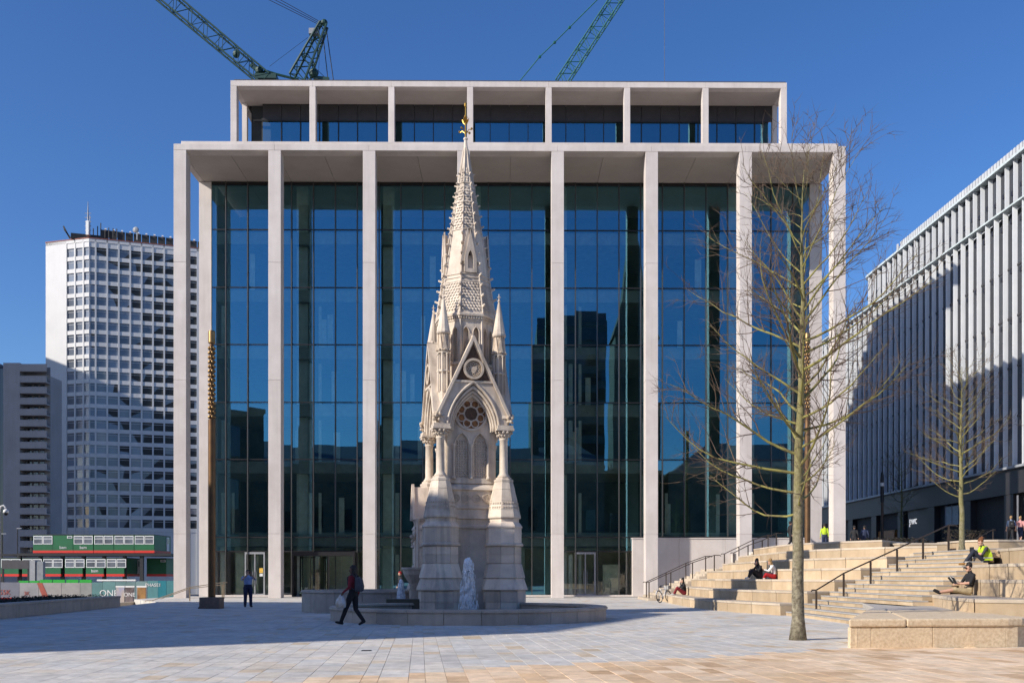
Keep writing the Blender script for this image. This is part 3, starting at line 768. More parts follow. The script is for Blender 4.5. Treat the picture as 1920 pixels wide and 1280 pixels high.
    rib.ob('ribs', MON, sp)
    th = math.atan2(1.09-0.075, 18.35-11.6)
    sc_ = MB()
    for f in range(8):
        for zz0, zz1 in ((11.72,12.80),(15.04,16.68),(16.95,17.5)):
            z = zz0; row = 0
            while z < zz1:
                h = 0.115; w = ap(z)*math.tan(math.pi/8)-0.06
                n = max(int(2*w/0.12),1); dx = 2*w/n
                for i in range(n + (row % 2)):
                    x = -w + dx*(i + (0.5 if row % 2 == 0 else 0.0))
                    x = max(min(x, w-0.03), -w+0.03)
                    y = ap(z)
                    sc_.M = Matrix.Rotation(R(45*f),4,'Z')
                    q = dx*0.46
                    sc_.add([(x-q,-ap(z+h)+0.0,z+h),(x+q,-ap(z+h)+0.0,z+h),(x+q,-y-0.012,z+0.03),(x,-y-0.05,z-0.01),(x-q,-y-0.012,z+0.03)],[(0,4,3),(0,3,1),(1,3,2)])
                z += h; row += 1
    sc_.M = None
    stuff(sc_.ob('scale_tiles', MON, sp))
    ck = MB().add([(-0.035,0.0,-0.05),(0.035,0.0,-0.05),(0.035,0.0,0.05),(-0.035,0.0,0.05),(-0.03,-0.13,0.0),(0.03,-0.13,0.0),(0.03,-0.12,0.07),(-0.03,-0.12,0.07)],[(0,1,5,4),(1,2,6,5),(2,3,7,6),(3,0,4,7),(4,5,6,7)])
    ck.ball((0,-0.14,0.05),0.052,6,4)
    ckm = ck.mesh('crocket', MON)
    for k in range(8):
        an = A + R(45*k)
        for j in range(14):
            z = 11.86 + 0.415*j; r = ap(z)*k8
            o = inst('crocket', ckm, sp, (r*math.cos(an), r*math.sin(an), z), an+math.pi/2)
            s = 1.0 - 0.028*j; o.scale = (s,s,s)
    # spire windows on the four main faces
    lu = MB()
    ltop = lambda x: 14.85 - abs(x)*1.15/0.24
    pierced(lu, [-0.24,0.24,0.0], ltop, [(0.0,0.11,13.35,13.75,0.3)], 13.2, -0.93, -0.72)
    for s in (-1,1): lu.bar((s*0.28,-0.86,13.62),(0,-0.86,14.92),0.2,0.045)
    lu.add([(-0.22,-0.74,13.2),(0.22,-0.74,13.2),(0.22,-0.74,13.75),(0,-0.74,14.8),(-0.22,-0.74,13.75)],[(0,1,2,3,4)])
    lum = lu.mesh('spire_window', MON)
    ld = MB().add([(-0.1,-0.745,13.36),(0.1,-0.745,13.36),(0.1,-0.745,13.75),(0,-0.745,14.04),(-0.1,-0.745,13.75)],[(0,1,2,3,4)]).mesh('opening', DARK)
    for o in four('spire_window', lum): inst('opening', ld, o)
    # finial
    MB().lathe([(0.085,18.30),(0.10,18.34),(0.075,18.42),(0.06,18.66),(0.09,18.70),(0.09,18.74),(0.04,18.78)],8,(0,0),A).ob('finial_base', MON, M)
    fg = MB().tube([(0,0,18.76),(0,0,20.0)],[0.036,0.022],8).lathe([(0.02,19.36),(0.10,19.42),(0.11,19.46),(0.04,19.52),(0.08,19.56),(0.04,19.66)],10)
    for k in range(4):
        an = R(45+90*k); c, s = math.cos(an), math.sin(an)
        fg.tube([(0.03*c,0.03*s,18.95),(0.16*c,0.16*s,19.06),(0.27*c,0.27*s,19.02)],0.016,5).ball((0.28*c,0.28*s,19.06),0.05,6,4)
        fg.tube([(0.03*c,0.03*s,19.3),(0.1*c,0.1*s,19.36),(0.15*c,0.15*s,19.5)],0.016,5)
    fg.lathe([(0.03,19.98),(0.05,20.0),(0.05,20.12),(0.015,20.16)],6)
    fg.ob('gilded_finial', GOLD, M)
    # drinking-fountain canopy on the side towards the tower block
    ni = MB()
    for s in (-1,1): ni.tube([(-1.95,s*0.28,1.6),(-1.95,s*0.28,3.55)],0.055,8).lathe([(0.06,3.5),(0.10,3.66),(0.10,3.72)],8,(-1.95,s*0.28))
    v = [(-2.06,-0.34,3.72),(-2.06,0.34,3.72),(-2.06,0,4.95),(-1.5,-0.34,3.72),(-1.5,0.34,3.72),(-1.5,0,4.95)]
    ni.add(v, [(0,2,1),(0,3,5,2),(1,2,5,4),(0,1,4,3)])
    for s in (-1,1): ni.bar((-2.10,s*0.38,3.66),(-2.10,s*-0.01,5.05),0.1,0.07)
    ni.box(-1.45,-1.0,-0.4,0.4,0.3,3.7)
    no_ = ni.ob('side_canopy', MONB, M)
    MB().lathe([(0.2,0.3),(0.22,0.9),(0.30,1.2),(0.52,1.55),(0.56,1.72),(0.60,1.74),(0.60,1.82),(0.45,1.8)],16,(-1.95,0)).ob('bowl', MONB, no_, smooth=False)
    fg2 = MB()
    for k in range(16): fg2.ball((-2.05+rnd.uniform(-0.08,0.08),rnd.uniform(-0.28,0.28),rnd.uniform(2.6,4.4)),rnd.uniform(0.04,0.08),6,4)
    fg2.ob('foliage_carving', MONR, no_)
monument()

# ---- pools: kerb stones laid in a ring, coping above
WATER = bpy.data.materials.new('pool_water'); WATER.use_nodes = True
_b = WATER.node_tree.nodes['Principled BSDF']
_b.inputs['Base Color'].default_value = (0.035,0.045,0.04,1); _b.inputs['Roughness'].default_value = 0.06
_n = WATER.node_tree.nodes.new('ShaderNodeTexNoise'); _n.inputs['Scale'].default_value = 14; _n.inputs['Detail'].default_value = 3
_bp = WATER.node_tree.nodes.new('ShaderNodeBump'); _bp.inputs['Strength'].default_value = 0.25; _bp.inputs['Distance'].default_value = 0.03
WATER.node_tree.links.new(_n.outputs[0], _bp.inputs['Height']); WATER.node_tree.links.new(_bp.outputs[0], _b.inputs['Normal'])
def pool(name, label, c, r, h, wz, n, wt=0.42):
    P = thing(name, label, 'fountain pool', (c[0],c[1],0))
    def seg(ri, ro, z0, z1, a0, a1, m=4):
        A_ = [a0+(a1-a0)*k/m for k in range(m+1)]
        pts = [(ro*math.cos(a), ro*math.sin(a)) for a in A_] + [(ri*math.cos(a), ri*math.sin(a)) for a in A_[::-1]]
        return MB().prism(pts, z0, z1)
    da = 2*math.pi/n; g = 0.005/r
    km = seg(r-wt, r, 0, h-0.1, g, da-g).mesh('kerb_stone', POOL)
    cm = seg(r-wt-0.05, r+0.05, h-0.098, h-0.03, g*0.6, da-g*0.6)
    cm.add(*ring_top(r-wt-0.03, r+0.02, h-0.03, h, g*0.6, da-g*0.6))
    cm = cm.mesh('coping_stone', POOL)
    for k in range(n):
        inst('kerb_stone', km, P, rz=da*k, bev=0.01); inst('coping_stone', cm, P, rz=da*k, bev=0.012)
    w = MB().prism([((r-wt)*math.cos(2*math.pi*k/48), (r-wt)*math.sin(2*math.pi*k/48)) for k in range(48)], 0.02, wz).ob('water', WATER, P)
    return P
def ring_top(ri, ro, z0, z1, a0, a1, m=4):
    A_ = [a0+(a1-a0)*k/m for k in range(m+1)]
    pts = [(ro*math.cos(a), ro*math.sin(a)) for a in A_] + [(ri*math.cos(a), ri*math.sin(a)) for a in A_[::-1]]
    n = len(pts)
    return [(p[0],p[1],z0) for p in pts]+[(p[0],p[1],z1) for p in pts], [tuple(range(n,2*n))]+[(i,(i+1)%n,n+(i+1)%n,n+i) for i in range(n)]
pool('round_pool', 'low round stone pool with brown kerb in front of the memorial', (-1.47,34.75), 4.68, 0.47, 0.26, 26)
pool('raised_pool', 'higher curved stone pool beside the memorial, behind the walking person', (-5.95,43.2), 2.95, 0.90, 0.7, 16)
t = thing('spill_trough', 'dark wet stone trough at the foot of the memorial holding the small jet', 'trough', (0,0,0))
p = atz(724,1140,0.26); q = atz(815,1140,0.26)
MB().box(p.x,q.x,p.y,p.y+0.35,0.2,0.62).ob('front_slab', WET, t, bev=0.02)
MB().box(p.x,p.x+0.3,p.y+0.352,p.y+1.4,0.2,0.62).ob('side_slab', WET, t)
MB().box(p.x+0.302,q.x,p.y+0.352,p.y+1.4,0.2,0.56).ob('water', WATER, t)

def jet(name, label, base, h, w, seed):
    rnd = random.Random(seed)
    T = thing(name, label, 'water jet', base)
    m = bpy.data.materials.get('white_water')
    if m is None:
        m = bpy.data.materials.new('white_water'); m.use_nodes = True
        b = m.node_tree.nodes['Principled BSDF']; b.inputs['Base Color'].default_value = (0.98,0.98,0.98,1); b.inputs['Roughness'].default_value = 0.35
        b.inputs['Subsurface Weight'].default_value = 0.0; b.inputs['Subsurface Radius'].default_value = (0.05,0.05,0.06)
        b.inputs['Alpha'].default_value = 1.0
    c = MB(); rs = []
    n = 18
    for k in range(15):
        t_ = k/14; z = h*t_
        r = w*(0.36 - 0.14*t_)*(1 if t_ < 0.88 else math.sqrt(max(1-((t_-0.88)/0.125)**2,0.02)))
        rs.append([((r*(1+rnd.uniform(-0.3,0.3)))*math.cos(2*math.pi*i/n)+rnd.uniform(-.01,.01), (r*(1+rnd.uniform(-0.3,0.3)))*math.sin(2*math.pi*i/n), z+rnd.uniform(-0.03,0.03)) for i in range(n)])
    core = MB()
    for k in range(620):                              # falling ropes and drops of aerated water
        t_ = rnd.random()**0.8; z = h*(1-t_)*0.97; sp = w*(0.24+0.26*t_)
        an = rnd.uniform(0,2*math.pi); rr = sp*math.sqrt(rnd.random())
        l = rnd.uniform(0.05,0.26)*(0.4+t_); r = rnd.uniform(0.005,0.015)
        x, y = rr*math.cos(an), rr*math.sin(an)
        core.tube([(x,y,z),(x*1.03,y*1.03,max(z-l/2,0)),(x*1.06,y*1.06,max(z-l,-0.02))],[r*0.5,r,r*0.4],5)
    for k in range(380):
        z = h*rnd.uniform(0.5,1.0); sp = w*0.22*math.sqrt(max(1-((z/h-0.75)/0.27)**2,0.05))
        an = rnd.uniform(0,2*math.pi); rr = sp*math.sqrt(rnd.random())
        core.ball((rr*math.cos(an), rr*math.sin(an), z), rnd.uniform(0.012,0.036), 6, 4, (1,1,2.0))
    stuff(core.ob('water_drops', m, T, smooth=True))
    c2 = MB()
    for k in range(170):
        z = h*rnd.random()**1.1*0.97; an = rnd.uniform(0,2*math.pi); rr = w*0.2*rnd.random()
        c2.ball((rr*math.cos(an), rr*math.sin(an), z), rnd.uniform(0.022,0.06), 7, 5, (1,1,2.4))
    stuff(c2.ob('water_column', m, T, smooth=True))
j1 = atz(884,1139,0.26)
jet('water_jet', 'tall white frothing jet of water in the middle of the round pool', (j1.x,36.2,0.24), 1.86, 0.78, 4)
jet('water_jet', 'small white water jet rising behind the memorial corner above the dark trough', (at(752,1120,39.4).x,39.4,0.55), 0.75, 0.40, 9)
# ================================================================ STEPPED SEATING AND STAIRS
def along(poly, t):
    L = [math.dist(a,b) for a, b in zip(poly, poly[1:])]
    T = sum(L)*t
    for (a, b), l in zip(zip(poly, poly[1:]), L):
        if T <= l + 1e-9:
            k = T/l if l else 0
            return (a[0]+(b[0]-a[0])*k, a[1]+(b[1]-a[1])*k)
        T -= l
    return poly[-1]
def length(poly): return sum(math.dist(a,b) for a, b in zip(poly, poly[1:]))
def tier(parent, line, back, z0, z1, step=2.0, m1=None, m2=None):
    """one seating step: facing blocks and coping slabs laid along a line, reaching back to the next line"""
    m1 = m1 or STEP; m2 = m2 or COPE
    n = max(int(length(line)/step),1)
    jit = [0] + [(k + random.uniform(-0.12,0.12))/n for k in range(1,n)] + [1]
    for k in range(n):
        a, b = along(line,jit[k]+0.0008), along(line,jit[k+1]-0.0008); c, d = along(back,jit[k+1]-0.0008), along(back,jit[k]+0.0008)
        mids = []
        MB().prism([a,b,c,d], z0, z1-0.092).ob('facing_block', m1, parent)
        def out(p, q, o):                       # nose of the coping hangs a little over the face
            vx, vy = p[0]-q[0], p[1]-q[1]; l = math.hypot(vx,vy) or 1
            return (p[0]+vx/l*o, p[1]+vy/l*o)
        MB().prism([out(a,d,0.025),out(b,c,0.025),c,d], z1-0.09, z1).ob('coping_slab', m2, parent, bev=0.012)
H = 0.45
def smooth_line(A, B, C):
    pts = [A]
    for k in range(9):
        t = k/8; p = Vector(A).lerp(Vector(B),0.55).lerp(Vector(B),t); q = Vector(B).lerp(Vector(B).lerp(Vector(C),0.75),t)
        r = p.lerp(q,t); pts.append((r.x,r.y))
    pts.append(C)
    return pts
def left_line(i):
    C = {6:(17.0,40.5),7:(17.0,46.5),8:(18.2,48.6)}.get(i, (10.15+1.12*(i-1),38.3+0.30*(i-1)))
    return smooth_line((9.0+0.95*(i-1),61.6), (8.3+0.95*(i-1),44.6 if i < 7 else 50.5+0.8*(i-7)), C)
LT = thing('terraced_seating', 'broad pale stone seating terraces curving up beside the glass building', 'terrace', (0,0,0))
LAST = 7
for i in range(1, LAST+1):
    ln, bk = left_line(i), left_line(i+1)
    bk = [(p[0]+0.25,p[1]) for p in bk]
    tier(LT, ln, bk, H*(i-1)-(0.0 if i > 1 else 0.0), H*i, 2.1)
e9 = left_line(LAST+1)
upper = struct(MB().prism([(16.3,75),(16.3,61.7)] + [(p[0],p[1]) for p in e9] + [(22.0,52),(22.0,60),(22.0,66.0),(62,66.0),(62,190),(16.3,190)], -0.2, 3.15).ob('upper_pavement', PLAZA_M))
mid = struct(MB().prism([(16.15,39.5),(16.15,34.0),(62,34.0),(62,62.2),(21.0,62.2),(16.6,50)], -0.2, 2.40).ob('middle_pavement', PLAZA_M))

NT = thing('seating_terraces', 'stepped pale stone seats where two men sit reading in the sun', 'terrace', (0,0,0))
N = {1: [(11.6,33.9),(10.1,28.3),(6.9,20.9)],
     2: [(13.4,33.9),(12.3,29.4),(11.0,24.8),(11.05,24.0),(11.6,23.3),(12.4,23.0),(32,22.0)],
     3: [(14.4,34.3),(13.4,29.6),(12.7,25.6),(12.8,24.8),(13.3,24.3),(14,24.2),(32,23.4)],
     4: [(15.2,36.0),(14.3,31.0),(13.75,27.6),(13.85,26.9),(14.3,26.4),(15.0,26.3),(32,25.4)],
     5: [(16.5,36.2),(15.9,32.4),(15.5,29.8),(15.6,29.2),(16.0,28.8),(16.8,28.6),(32,27.8)],
     6: [(17.6,36.4),(17.2,33.2),(17.0,31.4),(17.1,30.9),(17.6,30.5),(18.4,30.3),(32,29.6)]}
NZ = {1: 0.60, 2: 0.925, 3: 1.375, 4: 1.825, 5: 2.365}
for i in (2,3,4,5):
    tier(NT, N[i], [(p[0]+0.4,p[1]+0.2) for p in N[i+1]] , 0.0, NZ[i], 1.9)
MB().prism([(16.2,36.4),(17.4,36.3),(17.2,31.2),(17.8,30.5),(32,29.7),(32,34.2),(16.3,34.2)],0.0,2.36).ob('landing_slab', COPE, NT)
# the big granite bench nearest the lens
BN = thing('granite_bench', 'long low granite bench block with rounded end at the foot of the steps', 'bench', (0,0,0))
front = [(6.86,20.55),(8.15,20.68)], [(8.15,20.68),(9.75,20.84)], None
bn = [(6.86,20.55),(7.55,20.62),(8.85,20.75),(10.05,20.88),(10.7,21.02),(10.93,21.3),(10.99,21.75),(10.95,22.2)]
core = [(7.02,20.72),(10.25,21.05),(10.65,21.22),(10.83,21.52),(10.85,22.2),(11.2,24.6),(13.6,33.9),(11.7,33.8),(10.2,28.3)]
MB().prism(core, 0.0, 0.5).ob('bench_core', BENCH, BN)
for a, b in (((6.86,20.55),(7.30,20.594)),((7.306,20.595),(8.60,20.72)),((8.606,20.721),(10.18,20.892))):
    MB().prism([a,b,(b[0],b[1]+0.16),(a[0],a[1]+0.16)],0.0,0.425).ob('facing_block', BENCH, BN, bev=0.01)
arc = [(10.186,20.893),(10.45,20.94),(10.70,21.08),(10.87,21.30),(10.94,21.62),(10.93,22.2)]
for k in range(len(arc)-1):
    a, b = arc[k], arc[k+1]
    MB().prism([a,b,(b[0]-0.13,b[1]+0.08),(a[0]-0.08,a[1]+0.14)],0.0,0.425).ob('facing_block', BENCH, BN)
MB().prism([(6.86,20.56),(7.0,20.56),(10.24,28.2),(10.1,28.3)],0.0,0.425).ob('facing_block', BENCH, BN)
BT = mat('bench_top_stone', (0.50,0.46,0.41), 0.75, (0.42,0.39,0.35), 1.2, 0.5, bump=0.2, bscale=18, var=0.06)
def lerp2(p, q, t): return (p[0]+(q[0]-p[0])*t, p[1]+(q[1]-p[1])*t)
fr = [(6.82,20.51),(8.03,20.632),(9.4,20.77),(10.22,20.858),(10.55,20.95),(10.80,21.14),(10.96,21.44),(10.99,22.2)]
bkl = [(10.08,28.3),(11.0,28.3),(12.2,28.3),(12.5,29.3),(12.4,28.3),(12.0,27.0),(11.5,25.4),(11.0,23.9)]
MB().prism(fr[:2]+[(9.6,26.0),(9.12,26.1)],0.43,0.60).ob('top_slab', BENCH, BN, bev=0.035)
MB().prism([(8.036,20.633)]+fr[2:]+[(11.3,24.2),(11.6,26.0),(9.606,26.0)],0.43,0.60).ob('top_slab', BENCH, BN, bev=0.035)
MB().prism([(9.12,26.106),(11.62,26.006),(12.5,29.4),(13.5,33.9),(11.65,33.8),(10.08,28.3)],0.43,0.60).ob('top_slab', BT, BN, bev=0.03)

# ---- flights of steps
TREAD = mat('grey_tread_stone', (0.40,0.385,0.36), 0.75, (0.31,0.30,0.29), 2.0, 0.5, bump=0.15, bscale=20, var=0.12)
def flight(name, label, x0, run, rise, n, ylo, yhi, xend, z0=0.0, m=None):
    T = thing(name, label, 'stairs', (0,0,0))
    for j in range(n):
        x = x0+run*j; z = z0+rise*(j+1)
        lo, hi = (ylo(j), yhi(j))
        cuts = [lo]; y = lo
        while y < hi-1.9:
            y += random.uniform(1.1,1.7); cuts.append(y)
        cuts.append(hi)
        for a, b in zip(cuts, cuts[1:]):
            MB().box(x, min(x+run+0.25, xend), a+0.003, b-0.003, z-rise-(0.0 if j == 0 else 0.02), z-0.042).ob('step_block', STEP, T)
            MB().box(x-0.02, min(x+run+0.1, xend), a+0.002, b-0.002, z-0.04, z).ob('tread_slab', TREAD, T, bev=0.006)
    return T
flight('stone_stairs', 'long flight of pale stone steps with bronze handrail between the seating terraces', 10.35, 0.36, 0.15, 16, lambda j: (28.6+0.3*j if j < 5 else 30.0+0.36*(j-5)), lambda j: 38.25+0.10*j, 17.0)
def build_stairs2():
    T = thing('stone_stairs', 'narrow stone steps climbing along the plinth wall of the glass building', 'stairs', (0,0,0))
    x, z = 8.3, 0.0
    for j in range(21):
        x1 = x + (0.345 if j != 12 else 1.25)
        MB().box(x, x1+0.2, 61.8, 66.9, max(z-0.02,0), z+0.15).ob('step_block', COPE, T, bev=0.008)
        STAIR2.append((x, z+0.15)); x = x1; z += 0.15
STAIR2 = []
build_stairs2()
T3 = thing('stone_stairs', 'wide steps far back where a couple climb toward the dark shopfronts', 'stairs', (0,0,0))
for j in range(8):
    MB().box(22.05,60,62.3+0.40*j,62.3+0.40*(j+1)+0.2 if j < 7 else 69,2.38+0.15*j,2.40+0.15*(j+1)).ob('step_block', COPE, T3, bev=0.008)
struct(MB().prism([(25.5,68.9),(62,68.9),(62,188),(25.5,188)],3.0,3.592).ob('shop_pavement', PLAZA_M))

# ---- handrails
def handrail(name, label, pts, hgt=0.97, r=0.028, posts=None, parent=None, flat=0.35, m=None):
    T = thing(name, label, 'handrail', (0,0,0))
    pts = [Vector(p) for p in pts]
    top = [p+Vector((0,0,hgt)) for p in pts]
    d0 = (pts[0]-pts[1]); d0.z = 0; d0.normalize(); d1 = (pts[-1]-pts[-2]); d1.z = 0; d1.normalize()
    line = [top[0]+d0*flat*0.6+Vector((0,0,-0.05)), top[0]+d0*flat*0.5] + top + [top[-1]+d1*flat, top[-1]+d1*(flat+0.05)+Vector((0,0,-0.06))]
    MB().tube(line, r, 8).ob('rail', m or RAILM, T, smooth=True)
    for k in (posts or range(len(pts))):
        MB().box(-0.03,0.03,-0.03,0.03,0,hgt-r).ob('post', m or RAILM, T, loc=pts[k])
    return T
rl = [Vector((10.9+1.09*k, 36.3+0.33*k, 0.415*(10.9+1.09*k-10.3)-0.1 if k else 0.0)) for k in range(6)]
handrail('stair_handrail', 'long bronze handrail on six posts rising up the wide stone stairs', rl, 0.98)
def zs(x):
    z = 0
    for X, Z in STAIR2:
        if x >= X: z = Z
    return z
for y, a, b, nm in ((62.1,8.4,12.4,'lower bronze handrail nearest the seats on the narrow steps'),(64.9,8.6,12.4,'lower bronze handrail in the middle of the narrow steps by the plinth wall'),
                    (62.1,13.6,16.2,'upper bronze handrail nearest the seats on the narrow steps'),(64.9,13.6,16.4,'upper bronze handrail in the middle of the narrow steps by the glass')):
    xs = [a+(b-a)*k/3 for k in range(4)]
    handrail('stair_handrail', nm, [(x,y,zs(x)) for x in xs], 0.98, 0.025)
handrail('stair_handrail', 'short bronze handrail on the far steps beside the climbing couple', [(27.6,61.9,2.4),(29.3,63.6,2.95),(31.0,65.3,3.5)], 1.0, 0.03)
# planters and low walls on the middle level
def lowwall(name, label, pts, h, z, hedge=False):
    T = thing(name, label, 'low wall', (0,0,0))
    MB().prism(pts, z, z+h-0.09).ob('wall_body', STEP, T, bev=0.03)
    cx = sum(p[0] for p in pts)/len(pts); cy = sum(p[1] for p in pts)/len(pts)
    MB().prism([(cx+(p[0]-cx)*1.02, cy+(p[1]-cy)*1.02) for p in pts], z+h-0.088, z+h).ob('coping_slab', COPE, T, bev=0.02)
    return T
lowwall('planter_wall', 'curved pale stone planter wall behind the second bare tree', [(20.6,46.5),(21.0,45.7),(21.8,45.4),(27,46),(27,49),(20.6,49)], 0.72, 2.4)
lowwall('planter_wall', 'long low stone wall under the dark hedge beyond the stairs', [(17.9,46.8),(20.2,46.8),(20.2,49),(17.9,49)], 0.62, 2.4)
# steps going down beside the building corner
T4 = thing('stone_stairs', 'steps going down past the building corner toward the hoardings', 'stairs', (0,0,0))
for j in range(10):
    MB().box(-24.55-0.34*(j+1),-24.55-0.34*j,58.5,76,-3.4,-0.16*(j+1)).ob('step_block', COPE, T4)
BRASSR = mat('satin_brass_rail', (0.42,0.33,0.22), 0.4, None, 3, 0.4, metal=0.7)
handrail('stair_handrail', 'thin brass handrail sloping down past the first pillar of the building', [(-17.4,61.2,0.15),(-19.4,61.0,-0.15),(-21.6,60.8,-0.95)], 0.98, 0.025, m=BRASSR)
handrail('stair_handrail', 'second brass handrail sloping down behind the bronze pole', [(-19.3,67.5,-0.05),(-21.4,67.3,-0.3),(-23.6,67.1,-1.1)], 0.98, 0.025, m=BRASSR)
# ================================================================ TOWER BLOCK
CONC = mat('white_tower_mosaic', (0.66,0.655,0.65), 0.7, (0.60,0.595,0.59), 0.15, 0.5, stain=0.1)
TGL = mat('tower_window_glass', (0.11,0.13,0.165), 0.10, (0.18,0.21,0.26), 0.08, 0.6, spec=0.9, var=0.35)
def tower_block():
    Z0, Z1 = -3.5, 97.3
    A, B, C = Vector((-134.0,291.2,0)), Vector((-119.8,287,0)), Vector((-88.5,297.2,0))
    D, E, F = Vector((-84,311,0)), Vector((-98,318,0)), Vector((-132,307,0))
    T = thing('tower_block', 'tall white slab tower with dark window grid beyond the site cabins', 'building', (0,0,0))
    poly = [A,B,C,D,E,F]
    cen = sum(poly, Vector())/6
    ins = [tuple((p + (cen-p).normalized()*0.75)[:2]) for p in poly]
    MB().prism(ins, Z0, Z1).ob('inner_wall', DARK, T)
    FH = 3.5; rows = 27; zt = 94.9
    blank = MB()
    # blank flank, then window faces built as piers, bands and glazing
    dAB = (B-A).normalized(); LAB = (B-A).length
    dBC = (C-B).normalized(); LBC = (C-B).length
    def frame(o, d):
        n = Vector((d.y,-d.x,0))
        return Matrix(((d.x,-n.x,0,o.x),(d.y,-n.y,0,o.y),(0,0,1,0),(0,0,0,1)))
    W = MB(); W.M = frame(A, dAB); W.box(0,7.2,0,1.0,Z0,Z1).ob('flank_wall', CONC, T)
    wm = {}
    def face(o, d, edges, rs, off):
        M = frame(o, d)
        for k, (a, b) in enumerate(edges):
            m = MB(); m.M = M; m.box(b, edges[k+1][0] if k+1 < len(edges) else off, 0, 0.9, Z0, Z1).ob('pier', CONC, T)
        x0, x1 = edges[0][0], edges[-1][1]
        for r in range(rs+1):
            z = zt - FH*r
            m = MB(); m.M = M; m.box(x0, x1, 0.12, 0.9, z-0.02 if r else z, z+(1.13 if r else Z1-z-0.05)).ob('spandrel_band', CONC, T)
        for r in range(rs):
            zb = zt - FH*(r+1) + 1.12
            for a, b in edges:
                w = round(b-a,2)
                if w not in wm:
                    wm[w] = (MB().add([(0,0,0),(w,0,0),(w,0,2.36),(0,0,2.36)],[(0,1,2,3)]).mesh('window', TGL), MB().box(0,w,-0.08,0.1,1.78,1.87).mesh('window_frame', CONC))
                ob = bpy.data.objects.new('window', wm[w][0]); COL.objects.link(ob); ob.parent = T
                ob.matrix_local = M @ Matrix.Translation((a,0.42,zb)) @ Matrix.Rotation(R(random.gauss(0,0.7)),4,'X') @ Matrix.Rotation(R(random.gauss(0,0.4)),4,'Z')
                cnt[0] += 1
                if FRM: 
                    fr = bpy.data.objects.new('window_frame', wm[w][1]); COL.objects.link(fr); fr.parent = ob
    cnt = [0]; FRM = True
    face(A, dAB, [(7.35,9.75),(10.2,12.6),(13.0,LAB-0.05)], 23, LAB)
    e = [(0.05,1.5)]
    x = 1.95
    while x + 2.66 < LBC: e.append((x, x+2.62)); x += 3.07
    face(B, dBC, [q for q in e if q[0] < 24.4], 23, 26.4)
    e2 = [q for q in e if q[0] >= 24.4]
    face(B, dBC, e2[:1], 23, LBC)
    MB().prism([tuple(p[:2]) for p in poly], Z1-0.9, Z1).ob('roof_rim', CONC, T)
    for o_, d_, l0, l1 in ((A, dAB, 7.25, LAB), (B, dBC, 0.05, LBC)):
        m = MB(); m.M = frame(o_, d_); m.box(l0, l1, 0.2, 0.85, Z0, zt-FH*23-0.05).ob('podium_wall', CONC, T)
    red = MB().prism([tuple((p + (cen-p).normalized()*-0.15)[:2]) for p in poly], Z1+0.02, Z1+0.25).ob('roof_edge', mat('red_roof_edge',(0.35,0.12,0.09),0.7), T)
    # louvred plant screen and masts
    m = frame(B, dBC)
    for k in range(13):
        s = MB(); s.M = m; s.box(3+2.2*k, 5.0+2.2*k, 2.0, 2.3, Z1+0.3, Z1+3.4-0.06*k).ob('plant_screen', DARK, T)
        s = MB(); s.M = m; s.tube([(4+2.2*k,1.9,Z1+3.5-0.06*k),(4.5+2.2*k,1.9,Z1+3.5-0.06*k)],0.35,6).ob('vent_cap', WHITE, T)
    s = MB(); s.M = m; s.box(-5,4,2.5,4,Z1+0.3,Z1+1.8).ob('plant_housing', BLACK, T)
    mast = MB().tube([at(165,440,289),at(165,404,289),at(165,378,289)],[0.28,0.2,0.06],6)
    for y in (432,424,416,408,400):
        p = at(165,y,289); mast.bar(p+Vector((-0.9,0,0)),p+Vector((0.9,0,0)),0.14)
    mast.bar(at(168.5,440,289),at(168.5,404,289),0.2)
    mast.ob('mast', GREY, T); MB().box(-0.5,0.3,0,1,0,4.0).ob('aerial_cabinet', WHITE, T, loc=at(164,440,288))
    an = MB()
    for x, y in ((183,424),(189,418),(197,428),(204,427),(212,428),(219,429),(175,428)):
        an.bar(at(x,446,290),at(x,y,290),0.22)
    an.ob('aerials', BLACK, T)
    cr = MB().bar(at(131,447,292),at(119,424,292),0.35).bar(at(133,447,292),at(121,431,292),0.35).bar(at(119,424,292),at(121,431,292),0.25)
    cr.ob('roof_davit', BLACK, T)
    d = MB().bar(at(257,450,291),at(257,433,291),0.3).ball(at(254.5,431,291),0.9,8,6,(1,0.4,1))
    d.ob('dish_aerial', GREY, T)
    return T
tower_block()

